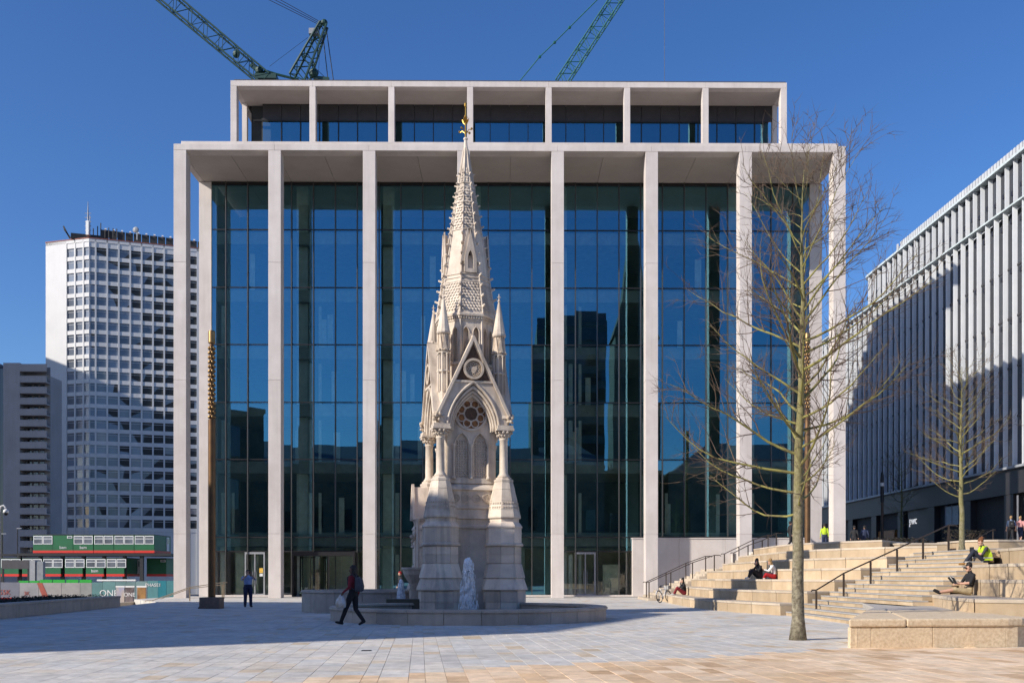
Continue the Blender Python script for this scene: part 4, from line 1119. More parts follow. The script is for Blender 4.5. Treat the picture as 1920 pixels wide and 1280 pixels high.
# ================================================================ CONCRETE BALCONY BLOCK
def balcony_block():
    D = 235.0; CB = mat('grey_brown_concrete', (0.34,0.32,0.32), 0.85, (0.29,0.27,0.27), 0.2, 0.5, stain=0.15)
    T = thing('balcony_block', 'grey concrete block of flats with long dark balcony slots', 'building', (0,0,0))
    k = D/FPX
    def X(px): return (px-960)*k
    def Z(py): return EYE + (HOR-py)*k
    MB().box(X(-60),X(-4),D,D+22,-3.5,Z(680)).ob('side_wall', CB, T)
    MB().box(X(6),X(37),D,D+22,-3.5,Z(680)).ob('wall', CB, T)
    MB().box(X(-4)+.01,X(6)-.01,D+0.5,D+20,-3.5,Z(690)).ob('stair_glazing', DGLASS, T)
    MB().prism([(X(37)+.01,D+2.6),(X(85),D+2.6),(X(80)*(D+6)/D,D+6),(X(37)+.01,D+6)],-3.5,Z(684)).ob('rear_wall', CB, T)
    MB().prism([(X(37)+.01,D),(X(88),D),(X(84)*(D+6)/D,D+6),(X(37)+.01,D+6)],Z(696),Z(682)).ob('roof_slab', CB, T)
    for r in range(17):
        y = 716.5 + 20.6*r
        if r < 16: MB().box(X(37)+.01,X(87),D,D+0.3,Z(y+0.0)-0,Z(y-12.3)).box(X(37)+.01,X(85),D+.302,D+2.5,Z(y),Z(y)+0.3).ob('balcony', CB, T, loc=(0,0,0))
        for x in (42,54,66):
            w = MB().box(X(x),X(x+8),D+2.5,D+2.58,Z(y+7.5),Z(y+1)).ob('window', DGLASS, T)
            if random.random() < 0.7: MB().box(X(x)+0.1,X(x+4),D+2.44,D+2.5,Z(y+7.5),Z(y+3.5)).ob('curtain', mat('pale_curtain',(0.5,0.5,0.5),0.8) if 'pale_curtain' not in bpy.data.materials else bpy.data.materials['pale_curtain'], w)
    return T
balcony_block()

# ================================================================ SITE CABINS
GRN = mat('cabin_green', (0.012,0.14,0.05), 0.5, (0.01,0.11,0.04), 0.8, 0.5, var=0.08)
RED = mat('cabin_red', (0.72,0.035,0.02), 0.5, (0.60,0.03,0.02), 1, 0.4)
CWIN = mat('cabin_window', (0.09,0.10,0.12), 0.15, (0.16,0.18,0.21), 0.7, 0.7, var=0.3)
def cabin(win=True, w=2.95, logo=False, door=False):
    T = thing('site_cabin', 'x', 'cabin', (0,0,0))
    MB().box(0,w,0,7.2,0.34,2.62).ob('shell', GRN, T, bev=0.03)
    MB().box(-0.01,w+0.01,-0.02,7.22,0.0,0.36).ob('stripe', RED, T)
    MB().box(0.0,w,-0.03,7.2,2.622,2.74).ob('roof', BLACK, T)
    if win:
        for x in (0.08, 1.52):
            f = MB().box(x,x+1.36,-0.06,-0.01,1.28,1.38).box(x,x+1.36,-0.06,-0.01,2.42,2.54).box(x,x+0.09,-0.06,-0.01,1.382,2.418).box(x+1.27,x+1.36,-0.06,-0.01,1.382,2.418).box(x+0.092,x+1.268,-0.06,-0.01,2.04,2.13).ob('window', WHITE, T)
            MB().box(x+0.09,x+1.27,-0.03,-0.005,1.38,2.04).ob('pane', CWIN, f); MB().box(x+0.09,x+1.27,-0.03,-0.005,2.13,2.42).ob('pane', CWIN, f)
    else:
        f = MB().box(2.1,2.85,-0.06,-0.01,2.15,2.5).ob('window', WHITE, T); MB().box(2.2,2.75,-0.07,-0.05,2.22,2.43).ob('pane', CWIN, f)
    if logo:
        text('lettering', 'bam', 0.62, WHITE, T, Matrix.Translation((w*0.5,-0.03,0.62)) @ FRONT)
    if door:
        d = MB().box(w+0.005,w+0.07,5.2,6.4,0.4,2.5).ob('door', WHITE, T); MB().box(w+0.06,w+0.09,5.4,6.2,1.5,2.3).ob('pane', CWIN, d)
    return T
cab = []
DU = 150.0
ordn = ['first', 'second', 'third', 'fourth', 'fifth', 'sixth']
for i, px in enumerate((62,99.5,137.5,176,214,252)):
    c = cabin(win=(i != 1), logo=(i in (1,2)), door=(i == 5))
    p = at(px, 1036, DU); c.location = p
    c['label'] = ('%s green and red cabin along the upper row' % ordn[i]) + (', without big windows' if i == 1 else '')
    c['group'] = 'stacked site cabins'
for i, px in enumerate((0,40,79,120,159.5,198)):
    c = cabin(logo=(i == 4), door=(i == 5), w=2.6)
    p = at(px+1.5, 1080, DU-2.3); c.location = p
    c['label'] = '%s green and red cabin along the lower row behind black posts' % ordn[i]
    c['group'] = 'stacked site cabins'
c = cabin(win=False, door=True); c.location = at(275,1080,DU+2); c['label'] = 'green cabin end with white door right beside the stone pillar'; c['group'] = 'stacked site cabins'
G = thing('steel_gantry', 'black steel frame of posts and beams carrying the upper cabins', 'frame', (0,0,0))
for px in (37,76,117.5,157,195.5,234,266):
    p = at(px,1038,DU-1.6); MB().box(-0.25,0.25,-0.2,0.2,-3.5,p.z).ob('post', BLACK, G, loc=(p.x,p.y,0))
p = at(34,1037,DU-1.8); q = at(322,1037,DU-1.8)
MB().box(p.x,q.x,p.y-0.3,p.y+0.3,p.z-0.35,p.z+0.02).ob('beam', BLACK, G)
MB().box(p.x-4,q.x,p.y+0.31,p.y+8,p.z-0.3,p.z-0.05).ob('deck', BLACK, G)
br = MB(); br.bar(at(168,1076,DU-1.7),at(186,1046,DU-1.7),0.12); br.bar(at(190,1076,DU-1.7),at(172,1046,DU-1.7),0.12); br.ob('brace', BLACK, G)
# ---- hoarding along the lower street
HD = 96.0
HB = thing('site_hoarding', 'painted site hoarding of white, grey and teal panels behind the planter', 'hoarding', (0,0,0))
cols = [(-20,36,1091,(0.30,0.31,0.38)),(36.5,72,1092,(0.55,0.54,0.56)),(72.5,115,1092,(0.62,0.58,0.56)),(115.5,150,1092,(0.60,0.57,0.55)),(150.5,172,1092,(0.52,0.52,0.50)),
        (172.5,192,1091,(0.20,0.42,0.42)),(192.5,216,1089,(0.24,0.48,0.48)),(216.5,236,1089,(0.26,0.45,0.46)),(236.5,254,1090,(0.28,0.44,0.44)),(254.5,276,1089,(0.30,0.46,0.46)),(276.5,296,1088,(0.17,0.45,0.48)),(296.5,312,1088,(0.03,0.33,0.42)),(312.5,330,1088,(0.10,0.36,0.40))]
hp = []
for k, (a, b, y, c) in enumerate(cols):
    c = tuple(x*0.48 for x in c); m = mat('hoarding_paint_%d' % k, c, 0.5, tuple(min(x*1.3,0.8) for x in c), 0.8, 0.5)
    p = at(a,y,HD); q = at(b,y,HD)
    hp.append(MB().box(p.x,q.x,HD,HD+0.08,-3.5,p.z).ob('hoarding_panel', m, HB))
cap = MB(); p = at(182,1088,HD); q = at(254,1088,HD); cap.box(p.x,q.x,HD-0.06,HD+0.15,p.z-0.03,p.z+0.12).ob('capping', WHITE, HB)
rs_ = MB(); a0, a1, b0, b1 = at(69,1092,HD-.02), at(79,1092,HD-.02), at(93,1124,HD-.02), at(82,1124,HD-.02)
v4 = [a0,a1,b0,b1]; rs_.add(v4+[p+Vector((0,0.015,0)) for p in v4], [(3,2,1,0),(4,5,6,7),(0,1,5,4),(1,2,6,5),(2,3,7,6),(3,0,4,7)]).ob('red_stripe', mat('red_print',(0.42,0.10,0.07),0.5), hp[2])
for px, y, s, b_, mt in ((9,1114,0.65,'55K',bpy.data.materials['red_print']),(50,1115,0.5,'3K',bpy.data.materials['red_print']),(204,1117,0.85,'ONE',WHITE),(287,1099,0.45,'PHASE1',WHITE)):
    pz = at(px,y,HD-0.03); text('lettering', b_, s, mt, hp[0], Matrix.Translation(pz) @ FRONT, 0.005)
for px in (12,52):
    pz = at(px,1126,HD-0.04); MB().box(-0.55,0.55,0,0.02,0,0.32).ob('red_tab', RED, hp[0], loc=pz)
for k, (px, w, c, c2, lab) in enumerate(((226,9,(0.28,0.33,0.55),(0.5,0.42,0.36),'blue sky poster board in front of the teal hoarding'),(243,9,(0.075,0.055,0.055),(0.25,0.2,0.2),'dark poster board with white lettering before the teal hoarding'),(265.5,9.5,(0.13,0.06,0.04),(0.40,0.22,0.08),'brown and amber poster board before the teal hoarding'))):
    p = at(px,1098,HD-3); T = thing('poster_board', lab, 'poster', (p.x,p.y,-3.5), 0, 'poster boards')
    ww = w/FPX*(HD-3); h = p.z+3.5
    MB().box(-ww,ww,0,0.12,0,h).ob('board', GREY, T)
    MB().box(-ww,ww,-0.02,0.0,h-0.12,h+0.02).ob('header', WHITE, T)
    MB().box(-ww+0.08,ww-0.08,-0.03,-0.002,0.3,h-0.14).ob('print', mat('poster_print_%d' % k, c, 0.4, c2, 0.9, 0.7, stretch=(1,1,0.6)), T)
    if k == 1:
        text('lettering','ONE',0.5,WHITE,T,Matrix.Translation((0,-0.035,h-0.95)) @ FRONT,0.004)
GB = mat('lime_barrier', (0.03,0.42,0.05), 0.5, (0.02,0.35,0.04), 3, 0.5)
gb = thing('site_barrier', 'row of lime green plastic barriers along the top of the hoarding', 'barrier', (0,0,0))
for k, px in enumerate((36,56,76,100,125,150)):
    p = at(px,1092.5,HD+1.5); q = at(px+(19 if k < 2 else 23.5),1086 if k > 1 else 1088,HD+1.5)
    MB().box(p.x,q.x-0.06,HD+1.4,HD+1.55,p.z-1.5,q.z).ob('barrier_panel', GB, gb)
t = thing('grey_cabinet', 'pale grey steel post and cabinet standing among the cabins', 'cabinet', (at(64,1090,120).x,120,-3.5))
MB().box(-0.55,0.1,0,0.8,0,at(0,1050,120).z+3.5).ob('post', GREY, t); MB().box(0.12,1.0,0.1,0.7,0,at(0,1052,120).z+3.5).ob('cabinet_body', mat('dull_grey_paint',(0.26,0.28,0.30),0.6), t)
t = thing('steel_screen', 'dark steel screen standing before the lowest cabins', 'screen', (0,0,0))
p = at(3,1050,122); q = at(54,1066,122); MB().box(p.x,q.x,122,122.3,q.z,p.z).ob('screen_panel', mat('dark_grey_sheet',(0.07,0.065,0.07),0.5), t)
MB().box(p.x,q.x,122.05,122.25,-3.5,-3.2).box(p.x,p.x+0.2,122.05,122.25,-3.2,q.z).box(q.x-0.2,q.x,122.05,122.25,-3.2,q.z).ob('screen_leg', BLACK, t)

# ================================================================ PLANTER, POLES, LAMPS
a, b = Vector((-17.5,34.4)), Vector((-19.1,49.4))
a = a + (a-b)*0.6
PL = thing('planter', 'low brown stone planter wall with dark hedge on the shaded side of the square', 'planter', (0,0,0))
nrm = Vector((-(b-a).normalized().y, (b-a).normalized().x))
if nrm.x > 0: nrm = -nrm
for k in range(12):
    p, q = a.lerp(b,k/12), a.lerp(b,(k+1)/12-0.0004)
    MB().prism([p,q,q+nrm*0.5,p+nrm*0.5],0,0.44).ob('wall_block', POOL, PL, bev=0.01)
    MB().prism([p-nrm*0.03,q-nrm*0.03,q+nrm*0.55,p+nrm*0.55],0.442,0.53).ob('coping_slab', POOL, PL, bev=0.012)
MB().prism([a+nrm*0.56,b+nrm*0.56,b+nrm*3.6,a+nrm*3.6],0,0.46).ob('soil', mat('soil',(0.03,0.022,0.016),0.9), PL)
hg = MB(); rnd = random.Random(2)
for k in range(9000):
    t_ = rnd.random(); p = a.lerp(b,t_)+nrm*rnd.uniform(0.6,3.4)
    z = 0.44+rnd.random()**1.5*(0.12+0.05*math.sin(t_*40)); s = rnd.uniform(0.03,0.07); an = rnd.uniform(0,6.28)
    c, sn = math.cos(an)*s, math.sin(an)*s
    hg.add([(p.x-c,p.y-sn,z),(p.x+sn*0.5,p.y-c*0.5,z+s*0.6),(p.x+c,p.y+sn,z+s*rnd.uniform(-0.5,1)),(p.x-sn*0.5,p.y+c*0.5,z+s*0.4)],[(0,1,2,3)])
stuff(hg.ob('ground_cover', mat('hedge_leaves',(0.028,0.038,0.016),0.7,(0.05,0.03,0.02),6,0.6), PL))

def bronze_pole(label, p, h, base=True):
    T = thing('bronze_pole', label, 'light column', p)
    if base:
        MB().box(-0.46,0.46,-0.4,0.4,0,0.52).ob('plinth', mat('brown_stone_plinth',(0.26,0.17,0.12),0.7,(0.18,0.12,0.09),3,0.5), T, bev=0.02)
    MB().lathe([(0.165,0.5 if base else 0),(0.165,h*0.68)],20).ob('shaft', BRONZE, T, smooth=False)
    MB().lathe([(0.10,h*0.68),(0.10,h*0.97)],14).ob('inner_tube', BRONZE, T)
    MB().lathe([(0.15,h*0.955),(0.16,h*0.958),(0.16,h-0.05),(0.14,h)],18).ob('cap', BRASS, T)
    st = MB().lathe([(0.02,-0.08),(0.05,-0.04),(0.06,0.0),(0.05,0.04),(0.02,0.08)],8).mesh('brass_stud', BRASS, True)
    n = int(h*0.27/0.21)
    for k in range(n):
        for q in range(6):
            an = R(60*q + (30 if k % 2 else 0)); inst('brass_stud', st, T, (0.125*math.cos(an),0.125*math.sin(an),h*0.69+0.21*k))
    return T
bronze_pole('slender bronze light column on a brown stone block in front of the first glass bay', Vector((at(397,1139,46.6).x,46.6,0)), 12.75)
bronze_pole('bronze light column rising from the seating terraces behind the big bare tree', Vector((at(1514,1045,57).x,57,at(0,1048,57).z-0.7)), 13.4, False)
MB().add([(-0.3,0,0),(0.12,0,0),(0.12,0.3,0),(-0.3,0.3,0),(-0.05,0.02,0.36),(0.1,0.05,0.42),(0.1,0.24,0.42),(-0.05,0.26,0.36)],[(0,3,2,1),(4,5,6,7),(0,1,5,4),(1,2,6,5),(2,3,7,6),(3,0,4,7)]).ob('backpack', mat('black_fabric',(0.015,0.015,0.017),0.8), None, loc=(at(382,1139,46.2).x,46.2,0.005), bev=0.04)
tag(bpy.data.objects['backpack'], 'black bag leaning on the stone block of the bronze column', 'bag')
T = thing('camera_pole', 'security camera dome on a curved white pole at the picture edge', 'security camera', (at(-1,1081,60).x,60,-3.4))
k = 60/FPX
zz = lambda y: EYE+(HOR-y)*k+3.4
MB().tube([(0,0,0),(0,0,zz(960))],0.07,8).ob('pole', GREY, T)
MB().tube([(0,0,zz(962)),(0,0,zz(955)),(0.08,0,zz(949)),(0.22,0,zz(947)),(0.34,0,zz(950)),(0.38,0,zz(955))],0.05,8).ob('arm', WHITE, T, smooth=True)
MB().lathe([(0.05,zz(954)),(0.14,zz(956)),(0.16,zz(961))],12,(0.38,0)).ob('housing', WHITE, T, smooth=True)
MB().ball((0.38,0,zz(962)),0.13,12,8).ob('lens_dome', BLACK, T, smooth=True)
for px, y0, y1, lab in ((33,990,1080,'thin dark lamp post far behind the site cabins'),(4,1000,1080,'thin dark lamp post at the picture edge beside the cabins')):
    p = at(px,y0,170); T = thing('lamp_post', lab, 'lamp post', (p.x,170,-3.5), 0, 'lamp posts behind the cabins')
    MB().tube([(0,0,0),(0,0,p.z+3.5)],0.09,6).ob('post', BLACK, T); MB().box(-0.1,0.7,-0.15,0.15,p.z+3.42,p.z+3.56).ob('lamp_head', GREY, T)
p = at(1654,885,88); T = thing('lamp_post', 'dark slim lamp column standing before the glass office across the upper square', 'lamp post', (p.x,88,3.59))
MB().tube([(0,0,0),(0,0,p.z-4.1)],0.12,10).ob('post', RAILM, T); MB().lathe([(0.12,p.z-6.2),(0.16,p.z-6.1),(0.16,p.z-4.2),(0.1,p.z-3.59)],10).ob('lamp_head', BLACK, T); MB().lathe([(0.165,p.z-4.8),(0.165,p.z-4.5)],10).ob('lens_ring', WHITE, T)

# ================================================================ CRANES
CRG = mat('crane_green', (0.008,0.05,0.04), 0.5, (0.006,0.035,0.03), 1.0, 0.5)
def lattice(mb, p, q, w0, w1, n, r=0.09, rd=0.045, tri=False):
    p, q = Vector(p), Vector(q); t = (q-p).normalized()
    side = t.cross(Vector((0,1,0))).normalized() if abs(t.y) < 0.9 else Vector((1,0,0))
    dep = t.cross(side).normalized()
    cs = [(-1,-1),(1,-1),(1,1),(-1,1)]
    def c(k, s): 
        f = s/n; w = (w0+(w1-w0)*f)/2
        return p.lerp(q,f) + side*cs[k][0]*w + dep*cs[k][1]*w
    for k in range(4): mb.tube([c(k,0),c(k,n)], r, 5)
    for s in range(n):
        for k in range(4):
            k2 = (k+1) % 4
            mb.tube([c(k,s),c(k2,s+1)] if s % 2 else [c(k2,s),c(k,s+1)], rd, 4)
            if s % 3 == 0: mb.tube([c(k,s),c(k2,s)], rd, 4)
CD = 165.0
K = thing('tower_crane', 'dark green luffing crane with lattice jib and leaning mast above the roof edge', 'crane', (0,0,0))
m = MB(); lattice(m, at(500,152,CD), at(270,-40,CD), 2.0, 2.3, 16, 0.16, 0.055); m.ob('jib', CRG, K)
m = MB(); m.tube([at(478,148,CD),at(498,133,CD),at(520,140,CD),at(560,150,CD)],0.2,6); m.bar(at(490,140,CD),at(470,122,CD),0.5); m.ball(at(486,133,CD),0.7,8,6); m.ball(at(443,102,CD),0.6,8,6); m.box(at(480,0,CD).x,at(520,0,CD).x,CD-1,CD+1,at(0,152,CD).z,at(0,143,CD).z); m.ob('jib_foot', CRG, K)
m = MB(); lattice(m, at(560,152,CD), at(607,46,CD), 2.6, 1.1, 8, 0.20, 0.08); m.ball(at(608,43,CD),0.55,10,8); m.bar(at(600,44,CD),at(611,40,CD),0.5); m.ob('a_frame', CRG, K)
m = MB(); m.box(0,1.6,-0.5,0.5,0,0.9).ob('winch_platform', GREY, K, loc=at(580,66,CD))
m = MB()
for dx in (0,2,4): m.tube([at(605-dx,44+dx,CD), at(500-dx*2,-14+dx*2,CD)],0.05,4)
m.tube([at(611,48,CD),at(625,150,CD)],0.07,4).tube([at(606,70,CD),at(615,150,CD)],0.07,4).tube([at(578,70,CD),at(505,125,CD)],0.03,4).tube([at(600,85,CD),at(597,140,CD)],0.03,4).tube([at(585,122,CD),at(613,149,CD)],0.04,4)
m.ob('ropes', BLACK, K)
MB().bar(at(588,146,CD),at(617,149,CD),0.5).ball(at(588,138,CD),0.8,8,6).ob('counter_jib', CRG, K)
def mast(T, px, d, ztop):
    m = MB(); x = at(px,0,d).x; lattice(m, (x,d+2,-3.4), (x,d+2,ztop), 2.0, 2.0, 24, 0.14, 0.06); m.ob('mast', CRG, T)
mast(K, 545, CD, at(0,152,CD).z)
K = thing('tower_crane', 'bright green lattice crane jib rising at a slant over the middle of the roof', 'crane', (0,0,0))
CRG2 = mat('crane_bright_green', (0.012,0.13,0.09), 0.5, (0.01,0.09,0.065), 1.0, 0.5)
m = MB(); lattice(m, at(1050,160,175), at(1195,-60,175), 1.9, 1.9, 20, 0.11, 0.05); m.ob('jib', CRG2, K)
m = MB(); pts = [at(970,158,175),at(1012,107,175),at(1040,80,175),at(1068,52,175),at(1165,-45,175)]
m.tube(pts,0.09,5)
for p in pts[1:4]: m.ball(p,0.28,6,4)
m.ob('pendant', CRG2, K); mast(K, 1040, 175, at(0,160,175).z)
K = thing('hoist_rope', 'thin vertical hoist rope hanging against the blue sky', 'rope', at(1246,160,175))
MB().tube([(0,0,-40),(0,0,30)],0.035,4).ob('rope', BLACK, K); MB().box(-0.4,0.4,-0.3,0.3,-41.2,-40).ob('hook_block', CRG, K)

# ================================================================ GLASS OFFICE ACROSS THE UPPER SQUARE
def fin_office():
    XF, DF, s = 41.5-0.27, 125.0+15.84, 15.84
    T = thing('fin_office', 'long glass office with pale vertical fins stepping away behind the trees', 'building', (XF,DF,0), R(-90+1.0))
    # local x runs towards the lens along the facade, local -y points out of it (towards the square)
    FIN = mat('pale_metal_fin', (0.88,0.90,0.92), 0.22, (0.78,0.81,0.84), 0.5, 0.5, metal=0.0, var=0.06, spec=1.0)
    FG = mat('office_glazing', (0.018,0.02,0.027), 0.2, (0.035,0.04,0.05), 0.2, 0.5, spec=0.35, var=0.4)
    CHAR = mat('charcoal_cladding', (0.032,0.03,0.034), 0.45, None, 0.6, 0.4)
    L = 70.0; Z0 = 10.7; Z1 = 32.4; FH = 4.2; P = 1.56
    MB().box(-0.02,L,0.3,30,3.0,Z1-0.1).ob('body', DARK, T)
    nf = int(L/P)
    gm = MB().box(0.05,P-0.05,0,0.28,0.1,FH-0.12).mesh('window', FG)
    fm = MB().add([(0,-0.62,0),(0.10,-0.66,0),(0.22,0,0),(0,0,0),(0,-0.62,FH),(0.10,-0.66,FH),(0.22,0,FH),(0,0,FH)],[(0,3,2,1),(4,5,6,7),(0,1,5,4),(1,2,6,5),(2,3,7,6),(3,0,4,7)])
    bm = MB().box(-0.32,0.0,-0.46,-0.05,-0.2,0.2).mesh('bracket', CHAR)
    fin1 = MB().add([(0,-0.40,0),(0.07,-0.40,0),(0.07,0,0),(0,0,0),(0,-0.40,Z1-Z0),(0.07,-0.40,Z1-Z0),(0.09,0,Z1-Z0),(0,0,Z1-Z0)],[(0,3,2,1),(4,5,6,7),(0,1,5,4),(1,2,6,5),(2,3,7,6),(3,0,4,7)]).mesh('fin', FIN)
    for k in range(nf+1):
        inst('fin', fin1, T, (P*k,0,Z0))
        for f in range(5):
            z = Z0 + FH*(f+1) - (0.0 if k % 2 else 0.0)
            if k < nf:
                if f < 6: inst('window', gm, T, (P*k,0,Z0+FH*f))
            if k % 1 == 0 and f < 5: inst('bracket', bm, T, (P*k,0,z-0.5-0.25*(k % 2)))
    for f in range(1,5): MB().box(0,L,-0.05,0.29,Z0+FH*f-0.1,Z0+FH*f+0.08).ob('floor_band', CHAR, T)
    MB().box(-0.1,L,-0.55,0.3,Z1,Z1+0.15).ob('eave', mat('pale_eave',(0.62,0.70,0.70),0.4), T)
    MB().box(-0.1,L,-0.7,0.3,Z0-0.22,Z0-0.02).ob('sill_band', mat('sill_metal',(0.35,0.37,0.40),0.4), T)
    # set-back storeys with rounded far end
    U0 = 10.2; ZA, ZB = 32.7, 39.4
    MB().box(U0+2.5,L,4.2,26,ZA-0.4,ZB).ob('setback_body', DARK, T)
    fin2 = MB().box(0,0.07,-0.40,0,0,ZB-ZA).mesh('fin', FIN)
    gm2 = MB().box(0.05,P-0.05,0,0.2,0.1,ZB-ZA-0.1).mesh('window', FG)
    for k in range(int((L-U0-2.5)/P)):
        x = U0+2.5+P*k
        inst('fin', fin2, T, (x,4.0,ZA)); inst('window', gm2, T, (x,4.0,ZA)); inst('bracket', bm, T, (x,4.0,ZA+4.0-0.3*(k % 2)))
    arc = [(U0+2.5-2.6*math.sin(R(a)), 4.0+2.6-2.6*math.cos(R(a))) for a in range(0,91,15)]
    for (x0,y0),(x1,y1) in zip(arc, arc[1:]):
        m = MB(); m.prism([(x0,y0),(x1,y1),(x1+0.15,y1+0.15),(x0+0.1,y0+0.2)],ZA-0.3,ZB).ob('curved_panel', FIN, T)
    rim = [(L,3.2),(L,26),(U0-0.2,26)] + [(x-0.15,y-0.5) for x, y in arc[::-1]]
    MB().prism(rim, ZB+0.01, ZB+0.25).ob('eave', bpy.data.materials['pale_eave'], T)
    # ribbed plant screen on the roof
    scr = mat('plant_screen_metal', (0.55,0.56,0.57), 0.45, None, 1.0, 0.3, var=0.05)
    rb = MB().box(0,0.42,0,0.2,0,2.5).mesh('screen_rib', scr)
    MB().box(17.6,L,6.0,24,ZB+0.26,ZB+2.5).ob('plant_screen', mat('screen_back',(0.30,0.31,0.32),0.6), T)
    for k in range(int((L-19)/0.62)): inst('screen_rib', rb, T, (17.8+0.62*k,5.7,ZB+0.26))
    for q in range(6):
        an = R(15*q); MB().box(0,0.5,0,0.2,0,2.5).ob('screen_rib', scr, T, loc=(17.6-2.4*math.sin(an),5.7+2.4-2.4*math.cos(an),ZB+0.26)).rotation_euler = (0,0,math.pi-an if q else 0)
    # ground floor: charcoal fascia, piers, shopfronts
    MB().box(0,L,-0.35,0.3,8.4,Z0-0.24).ob('fascia', CHAR, T)
    for k in range(9):
        x = 1.4+7.6*k
        MB().box(x,x+1.5,-0.3,0.8,3.0,8.39).ob('ground_pier', CHAR, T)
        for q in range(3):
            MB().box(x+1.55+2.0*q,x+3.5+2.0*q,1.2,1.3,3.6,8.35).ob('shop_window', DGLASS, T)
    MB().box(8.4+s,14.5+s,0.3-0.36,0.4,3.55,6.6).ob('timber_screen', mat('warm_timber',(0.42,0.17,0.045),0.5,(0.30,0.11,0.03),2,0.6), T)
    sg = MB().box(18.2+s,23.3+s,-0.1,0.7,3.55,8.38).ob('sign_wall', CHAR, T)
    SIGN = mat('lit_sign', (0.8,0.8,0.8), 0.5); SIGN.node_tree.nodes['Principled BSDF'].inputs['Emission Color'].default_value = (1,1,1,1); SIGN.node_tree.nodes['Principled BSDF'].inputs['Emission Strength'].default_value = 0.55
    text('lettering', 'pwc', 1.15, SIGN, sg, Matrix.Translation((19.6+s,-0.14,6.95)) @ Matrix.Rotation(R(90),4,'X'), 0.02)
    lw = MB().box(27.0+s,29.6+s,-0.02,0.1,6.4,8.2).ob('lit_window', mat('pale_blind',(0.30,0.38,0.42),0.4), T)
    MB().box(26.9+s,27.0+s,-0.06,0.1,6.3,8.3).box(28.25+s,28.35+s,-0.06,-0.021,6.3,8.3).ob('frame', GREY, lw)
    MB().tube([(41.2+s,-0.4,3.55),(41.2+s,-0.4,8.2)],0.09,8).ob('downpipe', GREY, T)
    return T
fin_office()

# ================================================================ BUILDINGS OUTSIDE THE FRAME (they shade the square and show in the glass)
BRK = mat('smoked_stone', (0.17,0.135,0.10), 0.85, (0.11,0.09,0.07), 0.3, 0.5, stain=0.3)
SLT = mat('slate_roof', (0.09,0.095,0.11), 0.6, None, 0.8, 0.4)
def plain_building(name, label, poly, z1, roof=0, mt=None, z0=0.0):
    T = thing(name, label, 'building', (0,0,0))
    mt = mt or BRK
    MB().prism(poly, z0, z1).ob('wall', mt, T)
    n = len(poly); cx = sum(p[0] for p in poly)/n; cy = sum(p[1] for p in poly)/n
    MB().prism([(cx+(p[0]-cx)*1.012, cy+(p[1]-cy)*1.012) for p in poly], z1+0.002, z1+0.5).ob('cornice', mt, T)
    for i in range(n):
        a, b = Vector(poly[i]), Vector(poly[(i+1)%n]); l = (b-a).length; d = (b-a)/l; nn = Vector((d.y,-d.x))
        if sum(poly[k][0]*poly[(k+1)%n][1]-poly[(k+1)%n][0]*poly[k][1] for k in range(n)) < 0: nn = -nn
        if a.y < -200: continue
        cnt = int(l/5.5)
        for q in range(cnt):
            c = a + d*(l*(q+0.5)/cnt)
            for z in ([3,10,17] if z1 < 40 else [4,12,20,28,36]):
                if z + 5 > z1: continue
                w = MB(); w.M = Matrix(((d.x,-nn.x,0,c.x),(d.y,-nn.y,0,c.y),(0,0,1,z),(0,0,0,1)))
                w.box(-0.9,0.9,-0.06,0.1,0,3.8).ob('window', DGLASS, T)
    return T
plain_building('town_hall', 'shaded stone hall standing outside the picture beside the square', [(-36.1,6.5),(-34.0,11.8),(-30.9,20.0),(-32.1,21.5),(-48.3,37.9),(-56.1,39.1),(-95,30),(-95,-34),(-74.8,-20.2)], 22.3)
mus = plain_building('museum', 'long dark stone museum reflected in the glass bays', [(-70,-34),(19,-34),(19,-44),(31,-44),(31,-38),(62,-38),(62,-64),(-70,-64)], 21.5)
MB().add([(-70,-36,22),(19,-36,22),(19,-62,22),(-70,-62,22),(-64,-49,27.5),(14,-49,27.5)],[(0,1,5,4),(1,2,5),(2,3,4,5),(3,0,4)]).ob('roof', SLT, mus)
MB().add([(32,-38,22),(62,-38,22),(62,-62,22),(32,-62,22),(40,-50,28),(58,-50,28)],[(0,1,5,4),(1,2,5),(2,3,4,5),(3,0,4)]).ob('roof', SLT, mus)
MB().box(20.7,29.0,-43.9,-35.5,21.6,46).rings([[(20.3,-44.3,46.0),(29.4,-44.3,46.0),(29.4,-35.1,46.0),(20.3,-35.1,46.0)],[(22.6,-42,53),(27.1,-42,53),(27.1,-37.4,53),(22.6,-37.4,53)],[(23.9,-40.6,64),(25.8,-40.6,64),(25.8,-38.8,64),(23.9,-38.8,64)]]).ob('clock_tower', BRK, mus)
for x in (-58,-40,-24,-8,6): MB().box(x,x+1.6,-46,-44.4,24,31).ob('chimney', BRK, mus)
ob_ = thing('rear_office', 'tall office block reflected high in the middle glass bays', 'building', (0,0,0))
MB().box(7.5,24.0,-98,-80,0,60).ob('wall', mat('dark_green_cladding',(0.10,0.13,0.12),0.6), ob_)
for k in range(7): MB().box(7.6+1.6*k,7.7+1.6*k,-80.1,-79.95,60,61.4).ob('roof_rail', BLACK, ob_)
for f in range(14): MB().box(7.7,23.8,-79.99,-79.9,3+4.3*f,5.6+4.3*f).ob('window_band', DGLASS, ob_)
plain_building('shade_tower', 'tall office tower outside the picture that shades the white tower', [(-184.5,246.8),(-206,286.6),(-228,274.7),(-206.5,234.9)], 99.5, mt=BRK, z0=-3.5)
plain_building('shade_block', 'office block outside the picture that shades the concrete flats', [(-174.1,195.9),(-189.7,224.9),(-211.7,213),(-196.1,184)], 93, mt=BRK, z0=-3.5)
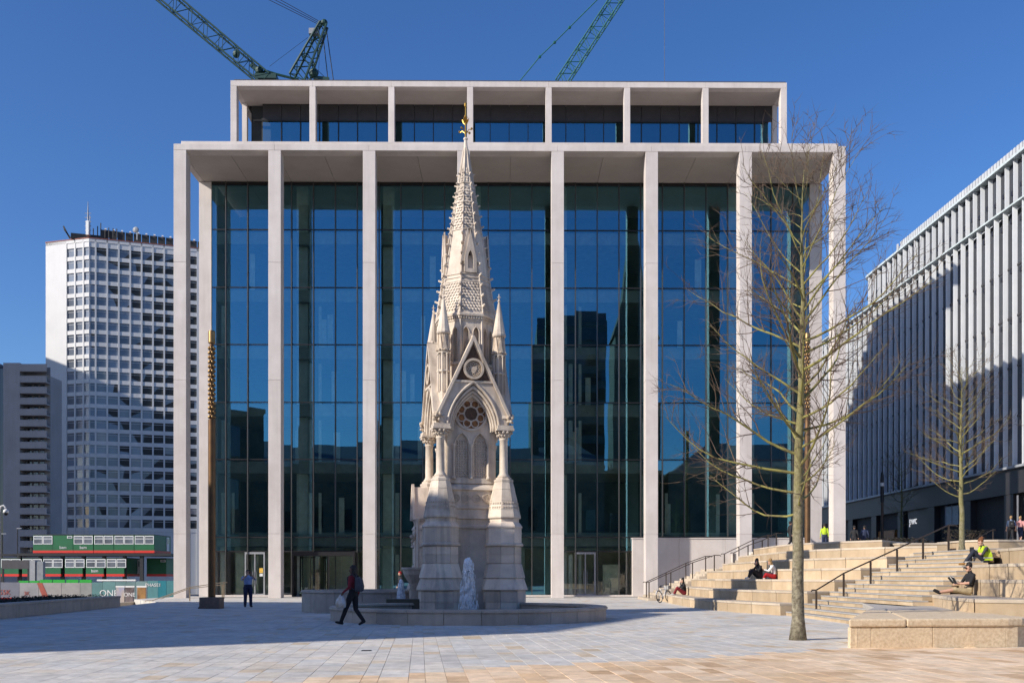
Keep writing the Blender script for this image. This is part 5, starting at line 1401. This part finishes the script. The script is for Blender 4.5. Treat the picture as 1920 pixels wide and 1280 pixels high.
# ================================================================ BARE TREES
BARK = mat('lichen_bark', (0.12,0.10,0.05), 0.9, (0.27,0.25,0.075), 3.2, 0.75, bump=0.6, bscale=35)
BARKG = mat('mottled_trunk_bark', (0.10,0.082,0.055), 0.9, (0.31,0.28,0.20), 13.0, 0.5, bump=0.8, bscale=28)
TWIG = mat('twig_bark', (0.105,0.07,0.055), 0.85, (0.15,0.105,0.065), 2.5, 0.6)
_nt = BARKG.node_tree; _b = _nt.nodes['Principled BSDF']; _src = _b.inputs['Base Color'].links[0].from_socket      # moss thickens up the trunk
_g = _nt.nodes.new('ShaderNodeNewGeometry'); _s = _nt.nodes.new('ShaderNodeSeparateXYZ'); _nt.links.new(_g.outputs['Position'], _s.inputs[0])
_no = _nt.nodes.new('ShaderNodeTexNoise'); _no.inputs['Scale'].default_value = 3.0; _nt.links.new(_g.outputs['Position'], _no.inputs['Vector'])
_ad = _nt.nodes.new('ShaderNodeMath'); _ad.operation = 'MULTIPLY_ADD'; _ad.inputs[1].default_value = 4.0; _nt.links.new(_no.outputs[0], _ad.inputs[0]); _nt.links.new(_s.outputs[2], _ad.inputs[2])
_mr = _nt.nodes.new('ShaderNodeMapRange'); _mr.inputs[1].default_value = 3.6; _mr.inputs[2].default_value = 6.5; _mr.inputs[3].default_value = 0.0; _mr.inputs[4].default_value = 0.6; _nt.links.new(_ad.outputs[0], _mr.inputs[0])
_mx = _nt.nodes.new('ShaderNodeMix'); _mx.data_type = 'RGBA'; _mx.inputs['B'].default_value = (0.20,0.185,0.05,1); _nt.links.new(_mr.outputs[0], _mx.inputs['Factor']); _nt.links.new(_src, _mx.inputs['A']); _nt.links.new(_mx.outputs['Result'], _b.inputs['Base Color'])
def bare_tree(label, loc, H, RC, seed, r0, first, nb):
    rnd = random.Random(seed)
    T = thing('bare_tree', label, 'tree', loc)
    tp = []; tr = []
    n = 22
    wob = [Vector((0,0,0))]
    for k in range(n): wob.append(wob[-1] + Vector((rnd.gauss(0,0.012),rnd.gauss(0,0.012),0))*H/8)
    for k in range(n+1):
        t = k/n; z = H*0.86*t
        tp.append(Vector((wob[k].x, wob[k].y, z)))
        f = r0*(1.35-0.35*min(t/0.03,1))
        tr.append(max(f*(1-t)**0.85*(1.0 if t < 0.03 else 0.97), 0.012))
    MB().tube(tp, tr, 14).ob('trunk', BARKG, T, smooth=True)
    def on_trunk(t):
        x = t*n; k = min(int(x), n-1); return tp[k].lerp(tp[k+1], x-k), tr[k]+(tr[k+1]-tr[k])*(x-k)
    limbs = MB(); tw = MB()
    def grow(mb, p, d, L, r, segs, up, wig, sides):
        pts = [p]; rad = [r]; dirs = [d]
        for s in range(segs):
            d = (d + Vector((rnd.gauss(0,wig),rnd.gauss(0,wig),rnd.gauss(0,wig)+up))).normalized()
            p = p + d*L/segs
            pts.append(p); rad.append(r*(1-(s+1)/segs*0.86)); dirs.append(d)
        mb.tube(pts, rad, sides, cap=False)
        return pts, dirs, rad
    ga = 0
    for b in range(nb):
        t = first + (0.96-first)*(b/(nb-1))**0.95
        p, tr_ = on_trunk(t)
        ga += R(137.5)+rnd.gauss(0,0.25)
        f = (t-first)/(0.96-first)
        el = R(9+43*f+rnd.gauss(0,9))
        L = RC*(0.80+0.40*math.sin(math.pi*min(f*0.9+0.15,1)))*(1-0.12*f)*rnd.uniform(0.65,1.15)
        d = Vector((math.cos(ga)*math.cos(el), math.sin(ga)*math.cos(el), math.sin(el)))
        r = min(tr_*0.5, 0.011+0.0078*L)
        pts, dirs, rad = grow(limbs, p, d, L, r, 9, 0.03+0.05*(1-f), 0.095, 6)
        ns = max(int(L*5.4),6)
        for s in range(ns):
            u = 0.26+0.73*s/ns + rnd.uniform(-0.03,0.03); x = u*9; k = min(int(x),8)
            q = pts[k].lerp(pts[k+1], x-k); dd = dirs[k]
            side = dd.cross(Vector((rnd.gauss(0,1),rnd.gauss(0,1),rnd.gauss(0,1)))).normalized()
            d2 = (dd*0.75 + side*rnd.uniform(0.55,0.95) + Vector((0,0,0.12))).normalized()
            L2 = L*rnd.uniform(0.22,0.52)*(1.15-u*0.55)
            p2, dr2, r2 = grow(tw, q, d2, L2, max(rad[k]*0.55,0.0078), 5, 0.05, 0.13, 4)
            for w in range(rnd.randint(2,4)):
                u2 = rnd.uniform(0.25,0.98)*5; k2 = min(int(u2),4)
                q2 = p2[k2].lerp(p2[k2+1],u2-k2)
                s3 = dr2[k2].cross(Vector((rnd.gauss(0,1),rnd.gauss(0,1),rnd.gauss(0,1)))).normalized()
                d3 = (dr2[k2]*0.8+s3*0.7+Vector((0,0,0.1))).normalized()
                p3, dr3, r3 = grow(tw, q2, d3, max(L2*rnd.uniform(0.3,0.6),0.15) , 0.0058, 3, 0.05, 0.15, 3)
                if rnd.random() < 0.35:
                    s4 = dr3[1].cross(Vector((rnd.gauss(0,1),rnd.gauss(0,1),rnd.gauss(0,1)))).normalized()
                    grow(tw, p3[1], (dr3[1]*0.8+s4*0.7).normalized(), max(L2*0.25,0.12) , 0.0044, 2, 0.04, 0.15, 3)
    limbs.ob('limbs', BARK, T, smooth=True)
    stuff(tw.ob('crown', TWIG, T, smooth=True))
    return T
p = atz(1496,1200,0)
bare_tree('big leafless tree with mossy yellow-green trunk standing on the paving', (p.x,p.y,0), 12.5, 2.8, 21, 0.152, 0.27, 56)
bare_tree('smaller leafless tree with yellowish trunk behind the upper end of the long handrail', (at(1804,1036,41.5).x,41.5,2.4), 8.9, 2.0, 33, 0.125, 0.30, 44)
bare_tree('thin leafless tree in shade in front of the glass office across the square', (at(1690,1003,104).x,104,3.59), 13.5, 3.0, 44, 0.16, 0.22, 26)
HEDGE = mat('dark_hedge', (0.02,0.028,0.012), 0.8, (0.035,0.02,0.018), 5, 0.6)
def shrub(label, c, sx, sy, h, n, seed, name='hedge'):
    rnd = random.Random(seed); m = MB()
    T = thing(name, label, 'hedge', c)
    for k in range(n):
        x, y, z = rnd.uniform(-sx,sx), rnd.uniform(-sy,sy), h*rnd.random()**0.7
        s = rnd.uniform(0.04,0.10); an = rnd.uniform(0,6.28); a, b = math.cos(an)*s, math.sin(an)*s
        m.add([(x-a,y-b,z),(x+b*.5,y-a*.5,z+s*.7),(x+a,y+b,z+s*rnd.uniform(-.6,1.0)),(x-b*.5,y+a*.5,z+.3*s)],[(0,1,2,3)])
    stuff(m.ob('leaves', HEDGE, T)); st = MB()
    for k in range(14): st.tube([(rnd.uniform(-sx,sx)*.8,rnd.uniform(-sy,sy)*.8,0),(rnd.uniform(-sx,sx),rnd.uniform(-sy,sy),h*.8)],0.012,4)
    st.ob('stems', TWIG, T)
shrub('dark clipped hedge behind the low wall beyond the stairs', (18.9,50.2,2.4), 1.6, 0.8, 0.95, 1600, 3)
shrub('dark green shrubs by the shopfronts behind the far steps', (31.5,70.5,3.59), 1.3, 0.8, 1.1, 900, 5)
shrub('green balcony plants on the fin office behind the tree', (at(1602,790,121).x-0.6,121,at(0,800,121).z), 0.8, 0.4, 1.6, 300, 8)

# ================================================================ PEOPLE
SKIN = mat('skin', (0.56,0.33,0.23), 0.6, (0.48,0.27,0.19), 8, 0.4)
SKIND = mat('skin_deep', (0.17,0.085,0.05), 0.6, (0.13,0.065,0.04), 8, 0.4)
HAIRD = mat('dark_hair', (0.018,0.013,0.010), 0.6)
HAIRB = mat('ginger_hair', (0.22,0.085,0.025), 0.6, (0.14,0.05,0.015), 30, 0.5)
HAIRF = mat('fair_hair', (0.40,0.25,0.10), 0.6, (0.26,0.15,0.06), 30, 0.5)
def cloth(n, c): return bpy.data.materials.get('cloth_'+n) or mat('cloth_'+n, c, 0.85, tuple(x*0.7 for x in c), 6, 0.5, bump=0.15, bscale=60)
BLK = cloth('black', (0.014,0.014,0.017)); NAVY = cloth('navy', (0.02,0.03,0.075)); WHT = cloth('white', (0.75,0.75,0.74)); DGR = cloth('charcoal', (0.05,0.05,0.058))
MAR = cloth('maroon', (0.22,0.015,0.025)); REDC = cloth('red', (0.45,0.012,0.02)); LBL = cloth('pale_blue', (0.32,0.44,0.72)); HIV = cloth('hi_vis_yellow', (0.55,0.75,0.03)); KHA = cloth('khaki', (0.50,0.40,0.24)); TANB = cloth('tan_leather', (0.42,0.22,0.06))
def V(*a): return Vector(a)
def mir(v): return Vector((-v.x, v.y, v.z))
def person(label, loc, rz, J, mats, vox=0.015, hair=HAIRD, longhair=False, sc=1.0, seed=0, sleeves='long', shorts=False, child=()):
    """J: joints in a local frame where the figure faces -y. mats: skin, top, trousers, shoes"""
    T = thing('person', label, 'person', loc, rz); T.scale = (sc,sc,sc)
    mb = MB(); bones = []
    def cap(a, b, ra, rb, slot, n=10):
        m = a.lerp(b,0.4); rm = ra*0.55+rb*0.45 + 0.06*max(ra,rb)
        mb.tube([a, m, b], [ra, rm, rb], n); mb.ball(a, ra, n, 6); mb.ball(b, rb, n, 6)
        bones.append((a, b, (ra+rb)/2, slot))
    pel, wai, che, nek, hed = J['pel'], J['wai'], J['che'], J['nek'], J['hed']
    lat = J.get('lat', V(1,0,0))
    sp = [pel-(wai-pel)*0.75, pel, wai, che, nek-(nek-che)*0.28, nek]
    dims = [(0.135,0.105),(0.168,0.118),(0.145,0.105),(0.178,0.122),(0.150,0.095),(0.062,0.06)]
    rings_ = []
    for i, (p, (w, dd)) in enumerate(zip(sp, dims)):
        t = (sp[min(i+1,5)]-sp[max(i-1,0)]).normalized(); f = lat.cross(t).normalized()
        rings_.append([p + lat*w*math.cos(2*math.pi*k/16) + f*dd*math.sin(2*math.pi*k/16) for k in range(16)])
    mb.rings(rings_)
    bones += [(sp[0], wai-(wai-pel)*0.25, 0.13, 2 if J.get('tuck', False) else 2), (wai-(wai-pel)*0.1, che, 0.13, 1), (che, nek-(nek-che)*0.2, 0.13, 1)]
    cap(nek-(nek-che)*0.15, nek.lerp(hed,0.55), 0.056, 0.05, 0)
    face = J.get('face', V(0,-1,0)).normalized()
    upv = (hed-nek).normalized(); upv = (upv + V(0,0,1.2)).normalized()
    sd = face.cross(upv).normalized()
    M = Matrix((( sd.x, -face.x, upv.x, hed.x),(sd.y,-face.y,upv.y,hed.y),(sd.z,-face.z,upv.z,hed.z),(0,0,0,1)))
    mb.M = M
    mb.ball((0,0.005,0.02),0.092,14,10,(0.86,1.05,1.12)); mb.ball((0,-0.03,-0.055),0.062,10,8,(0.9,1.0,1.0)); mb.ball((0,-0.098,-0.012),0.017,8,6,(0.8,1.1,1.5)); mb.ball((0,-0.085,-0.055),0.02,8,6,(1.3,0.6,0.6))
    for s in (-1,1): mb.ball((s*0.08,0.01,-0.005),0.024,8,6,(0.4,0.8,1.2))
    mb.M = None
    bones.append((hed-upv*0.06, hed+upv*0.05, 0.09, 0))
    for s in 'LR':
        sh, el, wr, hp, kn, an, to = (J[k+s] for k in ('sh','el','wr','hip','kn','an','to'))
        fs = 1 if sleeves == 'long' else 0
        cap(sh, el, 0.056, 0.043, 1); cap(el, wr, 0.042, 0.03, fs)
        hd = (wr-el).normalized(); hn = J.get('hand'+s, hd)
        cap(wr+hn*0.015, wr+hn*0.075, 0.028, 0.032, 0, 8)
        pl = hn.cross(V(0,0,1)); pl = pl.normalized() if pl.length > 0.1 else V(1,0,0)
        cur = V(0,0,-1) if abs(hn.z) < 0.9 else V(0,-1,0)
        for q, fl in enumerate((0.07,0.08,0.075,0.06)):
            b0 = wr+hn*0.085+pl*(q-1.5)*0.021
            m_ = b0+hn*fl*0.5+cur*0.008; e_ = m_+(hn*0.6+cur*0.7).normalized()*fl*0.5
            mb.tube([b0-hn*0.02,b0,m_,e_],[0.010,0.010,0.009,0.008],6)
            bones.append((b0,e_,0.01,0))
        tb = wr+hn*0.03-pl*0.028; mb.tube([tb,tb-pl*0.03+hn*0.025,tb-pl*0.035+hn*0.06],[0.012,0.011,0.009],6); bones.append((tb,tb-pl*0.035+hn*0.06,0.01,0))
        cap(hp, kn, 0.098, 0.070 if not shorts else 0.06, 2, 12)
        if shorts: bones.append((hp.lerp(kn,0.9), kn, 0.056, 0)); 
        cap(kn, an, 0.056 if shorts else 0.068, 0.038 if shorts else 0.055, 0 if shorts else 2)
        fd = (to-an)
        heel = an - fd*0.25 + (J.get('sole', V(0,0,-1)))*0.04
        cap(heel, an.lerp(to,0.55)+J.get('sole',V(0,0,-1))*0.035, 0.042, 0.042, 3, 8); cap(an.lerp(to,0.5)+J.get('sole',V(0,0,-1))*0.035, to+J.get('sole',V(0,0,-1))*0.035, 0.042, 0.033, 3, 8)
    tmp = bpy.data.objects.new('body_tmp', mb.mesh('body_tmp', mats[0])); COL.objects.link(tmp)
    md = tmp.modifiers.new('r','REMESH'); md.mode = 'VOXEL'; md.voxel_size = vox; md.use_smooth_shade = True
    ms = tmp.modifiers.new('s','SMOOTH'); ms.iterations = 2; ms.factor = 0.4
    dg = bpy.context.evaluated_depsgraph_get(); dg.update()
    me = bpy.data.meshes.new_from_object(tmp.evaluated_get(dg))
    bpy.data.objects.remove(tmp)
    me.materials.clear()
    for m_ in mats: me.materials.append(m_)
    n = len(me.polygons); C = np.empty(n*3); me.polygons.foreach_get('center', C); C = C.reshape(-1,3)
    best = np.full(n, 1e9); idx = np.zeros(n, dtype=np.int32)
    for a, b, r, slot in bones:
        a_ = np.array(a); d = np.array(b)-a_; l = max(float(d@d),1e-9)
        t = np.clip(((C-a_)@d)/l,0,1); dist = np.linalg.norm(C-(a_+t[:,None]*d),axis=1)-r
        k = dist < best; best[k] = dist[k]; idx[k] = slot
    me.polygons.foreach_set('material_index', idx); me.polygons.foreach_set('use_smooth', [True]*n); me.update()
    inst('body', me, T)
    # hair and eyes ride on the head
    h = MB(); h.M = M
    h.ball((0,0.018,0.038),0.098,14,10,(0.93,1.06,1.06))
    if longhair:
        h.ball((0,0.05,-0.05),0.085,12,8,(0.95,0.65,1.5)); h.ball((0,0.075,-0.20),0.075,12,8,(1.0,0.6,1.7))
        for s in (-1,1): h.ball((s*0.07,0.01,-0.06),0.04,8,6,(0.6,1.0,2.4))
    rnd = random.Random(seed)
    for k in range(26): 
        an = rnd.uniform(0,6.28); e = rnd.uniform(0.2,1.4); h.ball((0.088*math.cos(an)*math.cos(e),0.02+0.095*math.sin(an)*math.cos(e),0.045+0.095*math.sin(e)),rnd.uniform(0.012,0.024),6,4)
    hm = h.mesh('hair', hair, True)
    if not J.get('bald'):
        bm = bmesh.new(); bm.from_mesh(hm)
        inv = M.inverted()
        kill = [v for v in bm.verts if (inv @ v.co).y < -0.055 and (inv @ v.co).z < 0.055]
        bmesh.ops.delete(bm, geom=kill, context='VERTS'); bm.to_mesh(hm); bm.free()
        inst('hair', hm, T)
    ey = MB(); ey.M = M
    for s in (-1,1): ey.ball((s*0.033,-0.083,0.012),0.011,8,6)
    ey.ob('eyes', BLK, T, smooth=True)
    return T
def legs_stand(sp=0.09):
    return dict(hipL=V(sp,0,0.92),knL=V(sp+.01,-.02,.49),anL=V(sp+.02,.02,.09),toL=V(sp+.04,-.16,.075),hipR=V(-sp,0,0.92),knR=V(-sp-.01,-.02,.49),anR=V(-sp-.02,.02,.09),toR=V(-sp-.04,-.16,.075))
def trunk_stand(): return dict(pel=V(0,0,.97),wai=V(0,.005,1.10),che=V(0,.01,1.32),nek=V(0,.01,1.49),hed=V(0,-.01,1.635),shL=V(.185,.01,1.42),shR=V(-.185,.01,1.42))
def stand(**k):
    J = {**legs_stand(), **trunk_stand(), **dict(elL=V(.24,.03,1.13),wrL=V(.25,-.06,.90),elR=V(-.24,.03,1.13),wrR=V(-.25,-.06,.90))}; J.update(k); return J
def walk(**k):
    J = stand(hipL=V(.085,-.02,.91),knL=V(.085,-.19,.50),anL=V(.085,-.36,.11),toL=V(.09,-.53,.13),hipR=V(-.085,.01,.91),knR=V(-.085,.04,.48),anR=V(-.085,.30,.15),toR=V(-.09,.16,.075),
              elL=V(.25,.06,1.13),wrL=V(.25,-.05,.92),elR=V(-.25,.10,1.15),wrR=V(-.26,.02,.93)); J.update(k); return J
def sit_knees(**k):
    J = dict(pel=V(0,0,.13),wai=V(0,.02,.26),che=V(0,-.03,.47),nek=V(0,-.09,.63),hed=V(0,-.16,.765),face=V(0,-.8,-.6),shL=V(.185,-.06,.56),shR=V(-.185,-.06,.56),
             elL=V(.25,-.22,.36),wrL=V(.10,-.40,.42),elR=V(-.25,-.22,.36),wrR=V(-.10,-.40,.40),
             hipL=V(.09,-.02,.11),knL=V(.12,-.43,.42),anL=V(.11,-.63,.10),toL=V(.12,-.80,.08),hipR=V(-.09,-.02,.11),knR=V(-.12,-.38,.40),anR=V(-.11,-.50,.10),toR=V(-.12,-.67,.08)); J.update(k); return J
def sit_long(**k):
    J = sit_knees(wai=V(0,.04,.27),che=V(0,.08,.49),nek=V(0,.07,.66),hed=V(0,.02,.80),face=V(0,-.9,-.45),shL=V(.185,.07,.58),shR=V(-.185,.07,.58),elL=V(.25,-.06,.36),wrL=V(.12,-.28,.34),elR=V(-.25,-.06,.36),wrR=V(-.12,-.28,.34),
        knL=V(.10,-.44,.17),anL=V(.05,-.86,.10),toL=V(.05,-.99,.17),knR=V(-.09,-.45,.14),anR=V(-.03,-.83,.09),toR=V(-.03,-.97,.15),sole=V(0,-1,-.2).normalized()*0.6); J.update(k); return J

# the walker with bag and backpack
g = atz(662,1173,0)
P = person('person in a maroon jacket and black trousers walking past the pool with a carrier bag', (g.x,g.y,0.016), R(-112), walk(wrL=V(.20,-.22,.98),elL=V(.26,.02,1.12),handL=V(0,-.4,-.9).normalized(),face=V(0.35,-1,-.1)), [SKIND,MAR,BLK,BLK], 0.011, longhair=True, seed=1)
def child_of(T, mb, name, m, **k):
    return mb.ob(name, m, T, **k)
RUCK = cloth('grey_ruck', (0.07,0.075,0.09))
bp_ = thing('rucksack', 'grey rucksack on the back of the walking person', 'rucksack', (g.x,g.y,0.016), R(-112))
MB().rings([[(x*w,0.13+(y*d),z) for x, y in ((-1,0),(1,0),(1.05,.5),(.8,1),(-.8,1),(-1.05,.5))] for w, d, z in ((.10,.10,1.0),(.14,.17,1.03),(.15,.19,1.15),(.14,.15,1.35),(.10,.08,1.43))]).ob('pack', RUCK, bp_, bev=0.02)
for s in (-1,1): MB().tube([(s*.10,.14,1.42),(s*.11,.03,1.52),(s*.12,-.12,1.42),(s*.14,-.10,1.2),(s*.14,.12,1.06)],0.016,6).ob('strap', RUCK, bp_)
bg_ = thing('carrier_bag', 'white printed carrier bag hanging from the hand of the walking person', 'bag', (g.x,g.y,0.016), R(-112))
r_ = random.Random(4)
MB().rings([[(.21+(a*w)+r_.uniform(-.012,.012), -.28+b*d+r_.uniform(-.012,.012), z) for a, b in ((-1,-1),(0,-1.1),(1,-1),(1.1,0),(1,1),(0,1.1),(-1,1),(-1.1,0))] for w, d, z in ((.05,.09,.52),(.075,.13,.55),(.075,.145,.66),(.06,.13,.76),(.03,.07,.85),(.012,.03,.92))]).ob('sack', mat('carrier_plastic',(0.72,0.72,0.74),0.45,(0.55,0.42,0.25),5,0.5), bg_, smooth=True)
MB().box(.122,.132,-.37,-.19,.56,.64).ob('print', cloth('orange_print',(0.62,0.34,0.05)), bg_); MB().box(.128,.138,-.34,-.22,.68,.72).ob('print', cloth('blue_print',(0.06,0.14,0.40)), bg_)
# the photographer
g = atz(465,1138,0)
person('person in a pale blue shirt and navy trousers holding a phone up in both hands', (g.x,g.y,0.012), R(22), stand(elL=V(.25,-.20,1.32),wrL=V(.08,-.36,1.56),elR=V(-.25,-.18,1.30),wrR=V(-.06,-.36,1.55),handL=V(-.2,-.2,.95).normalized(),handR=V(.2,-.2,.95).normalized(),face=V(0,-1,.2)), [SKIN,LBL,NAVY,BLK], 0.012, sleeves='short', seed=2).scale = (1.22,1.22,1.0)
ph = thing('phone', 'phone held up by the person in the pale blue shirt', 'phone', (g.x,g.y,0.012), R(22)); MB().box(-.08,.10,-.42,-.405,1.60,1.69).ob('case', BLK, ph); MB().box(-.075,.095,-.4045,-.4035,1.605,1.685).ob('screen', DGLASS, ph)
# person beyond the pool
person('person in dark clothes and red cap standing beyond the small jet', (at(750,1081,60).x,60,0), R(-60), stand(), [SKIN,BLK,DGR,BLK], 0.02, hair=REDC, seed=3)
# seated with red trousers
person('person in red trousers sitting on the lowest terrace beside the bicycle', (9.45,55.6,0.45), R(-80), sit_knees(hed=V(0,-.10,.80),nek=V(0,-.05,.65),wrL=V(.05,-.22,.66)), [SKIN,BLK,MAR,WHT], 0.018, longhair=True, seed=4)
# two friends
person('person in black with white trainers sitting with knees up, facing a friend in red', (11.05,45.2,1.35), R(-70), sit_knees(wrL=V(.05,-.24,.62)), [SKIN,BLK,BLK,WHT], 0.016, longhair=True, seed=5)
person('long-haired person in white top and red trousers sitting beside a friend on the terrace', (11.62,45.0,1.35), R(-100), sit_knees(knL=V(.2,-.34,.22),anL=V(.05,-.42,.08),toL=V(-.08,-.46,.06),knR=V(-.2,-.34,.22),anR=V(-.05,-.36,.08),toR=V(.08,-.40,.06)), [SKIN,WHT,REDC,WHT], 0.016, hair=HAIRF, longhair=True, seed=6)
# the two readers
RV = (15.42,33.0,1.82)
P = person('person in a hi-vis vest and tan boots sitting with knees up, reading', RV, R(-88), sit_knees(anL=V(.13,-.74,.10),toL=V(.13,-.93,.08),knL=V(.13,-.46,.46)), [SKIN,DGR,cloth('dark_denim',(0.022,0.028,0.045)),TANB], 0.011, hair=HAIRB, sleeves='short', seed=7)
vest = MB(); J = sit_knees()
for s in (-1,1):
    vest.rings([[V(s*.10,.0,.0)+o for o in (V(-.09,-.145,.17),V(.09,-.145,.17),V(.12,.13,.17),V(-.12,.13,.17))],[V(s*.10,-.02,0)+o for o in (V(-.09,-.14,.36),V(.09,-.13,.36),V(.10,.14,.36),V(-.12,.14,.36))],[V(s*.09,-.06,0)+o for o in (V(-.07,-.12,.52),V(.07,-.10,.52),V(.07,.12,.52),V(-.10,.12,.52))],[V(s*.09,-.07,0)+o for o in (V(-.04,-.06,.635),V(.03,-.06,.635),V(.03,.06,.635),V(-.04,.06,.635))]])
vo = vest.ob('vest', HIV, P, smooth=False)
MB().box(-.215,.215,-.165,.145,.235,.265).ob('reflective_band', mat('silver_tape',(0.6,0.62,0.62),0.4), vo)
b_ = thing('book', 'dark book on the knees of the person in the hi-vis vest', 'book', RV, R(-88)); MB().box(-.12,.12,-.47,-.44,.44,.60).ob('cover', BLK, b_)
RM = (13.05,29.0,0.92)
P = person('person in a black shirt, khaki shorts and sunglasses reading with legs stretched out', RM, R(-86), sit_long(), [SKIN,BLK,KHA,BLK], 0.011, sleeves='short', shorts=True, seed=8)
hdm = V(0,.02,.80); gl = MB()
for s in (-1,1): gl.box(s*.034-.025,s*.034+.025,-.105,-.09,.785,.825)
gl.box(-.08,.08,-.088,-.08,.815,.825).ob('sunglasses', BLK, P, loc=(0,0.0,-0.01)); 
b_ = thing('book', 'open book held by the person in khaki shorts', 'book', RM, R(-86))
for s in (-1,1): 
    m = MB(); m.M = Matrix.Translation((0,-.40,.37)) @ Matrix.Rotation(R(35),4,'X') @ Matrix.Rotation(R(s*14),4,'Y'); m.box(0 if s > 0 else -.13,.13 if s > 0 else 0,-.006,.006,0,.21); m.ob('page_block', WHT, b_)
    m = MB(); m.M = Matrix.Translation((0,-.411,.365)) @ Matrix.Rotation(R(35),4,'X') @ Matrix.Rotation(R(s*14),4,'Y'); m.box(.001 if s > 0 else -.135,.135 if s > 0 else -.001,-.004,.003,0,.215); m.ob('cover', BLK, b_)
# people on the upper levels
person('worker in a yellow hi-vis jacket standing between the end pillars', (at(1546,1081,66).x,66,3.15), R(170), stand(), [SKIN,HIV,NAVY,BLK], 0.022, seed=9)
person('person in a dark coat, nearest the stone pillar of two passers-by', (at(1602,1081,68.4).x,68.4,3.15), R(150), walk(), [SKIN,BLK,BLK,BLK], 0.022, seed=10)
person('person in a navy suit walking beside the timber screen', (at(1621,1081,68.7).x,68.7,3.15), R(165), walk(), [SKIN,NAVY,NAVY,BLK], 0.022, seed=11)
person('person in black climbing the narrow steps, half hidden by the big tree', (at(1482,1081,63.2).x,63.2,zs(at(1482,1081,63.2).x)), R(100), walk(), [SKIN,BLK,BLK,BLK], 0.02, seed=12)
person('person in a blue shirt with a black rucksack climbing the far steps', (at(1897,1081,65).x,65.1,3.6), R(165), walk(), [SKIN,cloth('slate_blue',(0.16,0.22,0.33)),BLK,BLK], 0.018, hair=HAIRF, sleeves='short', seed=13)
rk = thing('rucksack', 'black rucksack on the person in a blue shirt', 'rucksack', (at(1897,1081,65).x,65.1,3.6), R(165))
MB().box(-.15,.15,.13,.28,1.02,1.44).ob('pack', BLK, rk, bev=0.04); MB().lathe([(.045,0),(.045,.01)],12).ob('badge', WHT, rk, loc=(0,.285,1.25))
for s in (-1,1): MB().tube([(s*.10,.14,1.42),(s*.11,.03,1.52),(s*.12,-.12,1.42),(s*.14,-.10,1.2)],0.016,6).ob('strap', BLK, rk)
person('person in a coral top and dark shorts on the far steps beside the rucksack wearer', (at(1913,1081,65.5).x,65.5,3.6), R(140), walk(), [SKIN,cloth('coral',(0.62,0.30,0.28)),NAVY,BLK], 0.018, hair=HAIRF, sleeves='short', shorts=True, seed=14)
# ================================================================ BICYCLE
def bicycle(label, loc, rz, lean):
    T = thing('bicycle', label, 'bicycle', loc, rz); T.rotation_euler = (lean,0,rz)
    WF = mat('white_frame',(0.72,0.72,0.70),0.35); TY = BLK
    for x in (-.52,.52):
        n = 28; m = MB(); pts = [(x+.33*math.cos(2*math.pi*k/n),0,.34+.33*math.sin(2*math.pi*k/n)) for k in range(n+1)]
        w = m.tube(pts,0.022,6,False).ob('wheel', TY, T); r = MB()
        r.tube([(x+.30*math.cos(2*math.pi*k/n),0,.34+.30*math.sin(2*math.pi*k/n)) for k in range(n+1)],0.010,5,False).ob('rim', GREY, w)
        s = MB()
        for k in range(14): s.tube([(x,0,.34),(x+.3*math.cos(2*math.pi*k/14),0,.34+.3*math.sin(2*math.pi*k/14))],0.003,3)
        s.ob('spokes', GREY, w)
        MB().tube([(x-.35*math.cos(R(a)),0,.34+.37*math.sin(R(a))) for a in range(20,161,20)],0.03,5).ob('mudguard', WF, T)
    f = MB().tube([(-.52,0,.34),(-.08,0,.30),(.36,0,.78),(.42,0,.62),(.52,0,.34)],0.022,6).tube([(-.08,0,.30),(-.22,0,.86)],0.022,6).tube([(-.52,0,.34),(-.2,0,.76)],0.014,6).tube([(-.2,0,.74),(.37,0,.74)],0.022,6).tube([(.36,0,.78),(.33,0,1.0)],0.016,6)
    f.ob('frame', WF, T)
    MB().ball((-.24,0,.90),.11,8,6,(1.2,.7,.4)).ob('saddle', BLK, T); MB().tube([(.22,-.28,1.0),(.32,-.15,1.03),(.33,0,1.0),(.32,.15,1.03),(.22,.28,1.0)],0.014,6).ob('handlebar', BLK, T)
    c = MB().lathe([(.09,-.02),(.09,.02)],14).ob('crank', GREY, T, loc=(-.08,.04,.30)); c.rotation_euler = (R(90),0,0)
    MB().box(.38,.66,-.14,.14,.74,.94).ob('basket', mat('wire_basket',(0.35,0.35,0.35),0.5), T)
b0 = atz(1243,1129,0)
bicycle('white bicycle leaning at the corner of the lowest terrace', (b0.x+0.1,b0.y,0.005), R(52), R(-9))
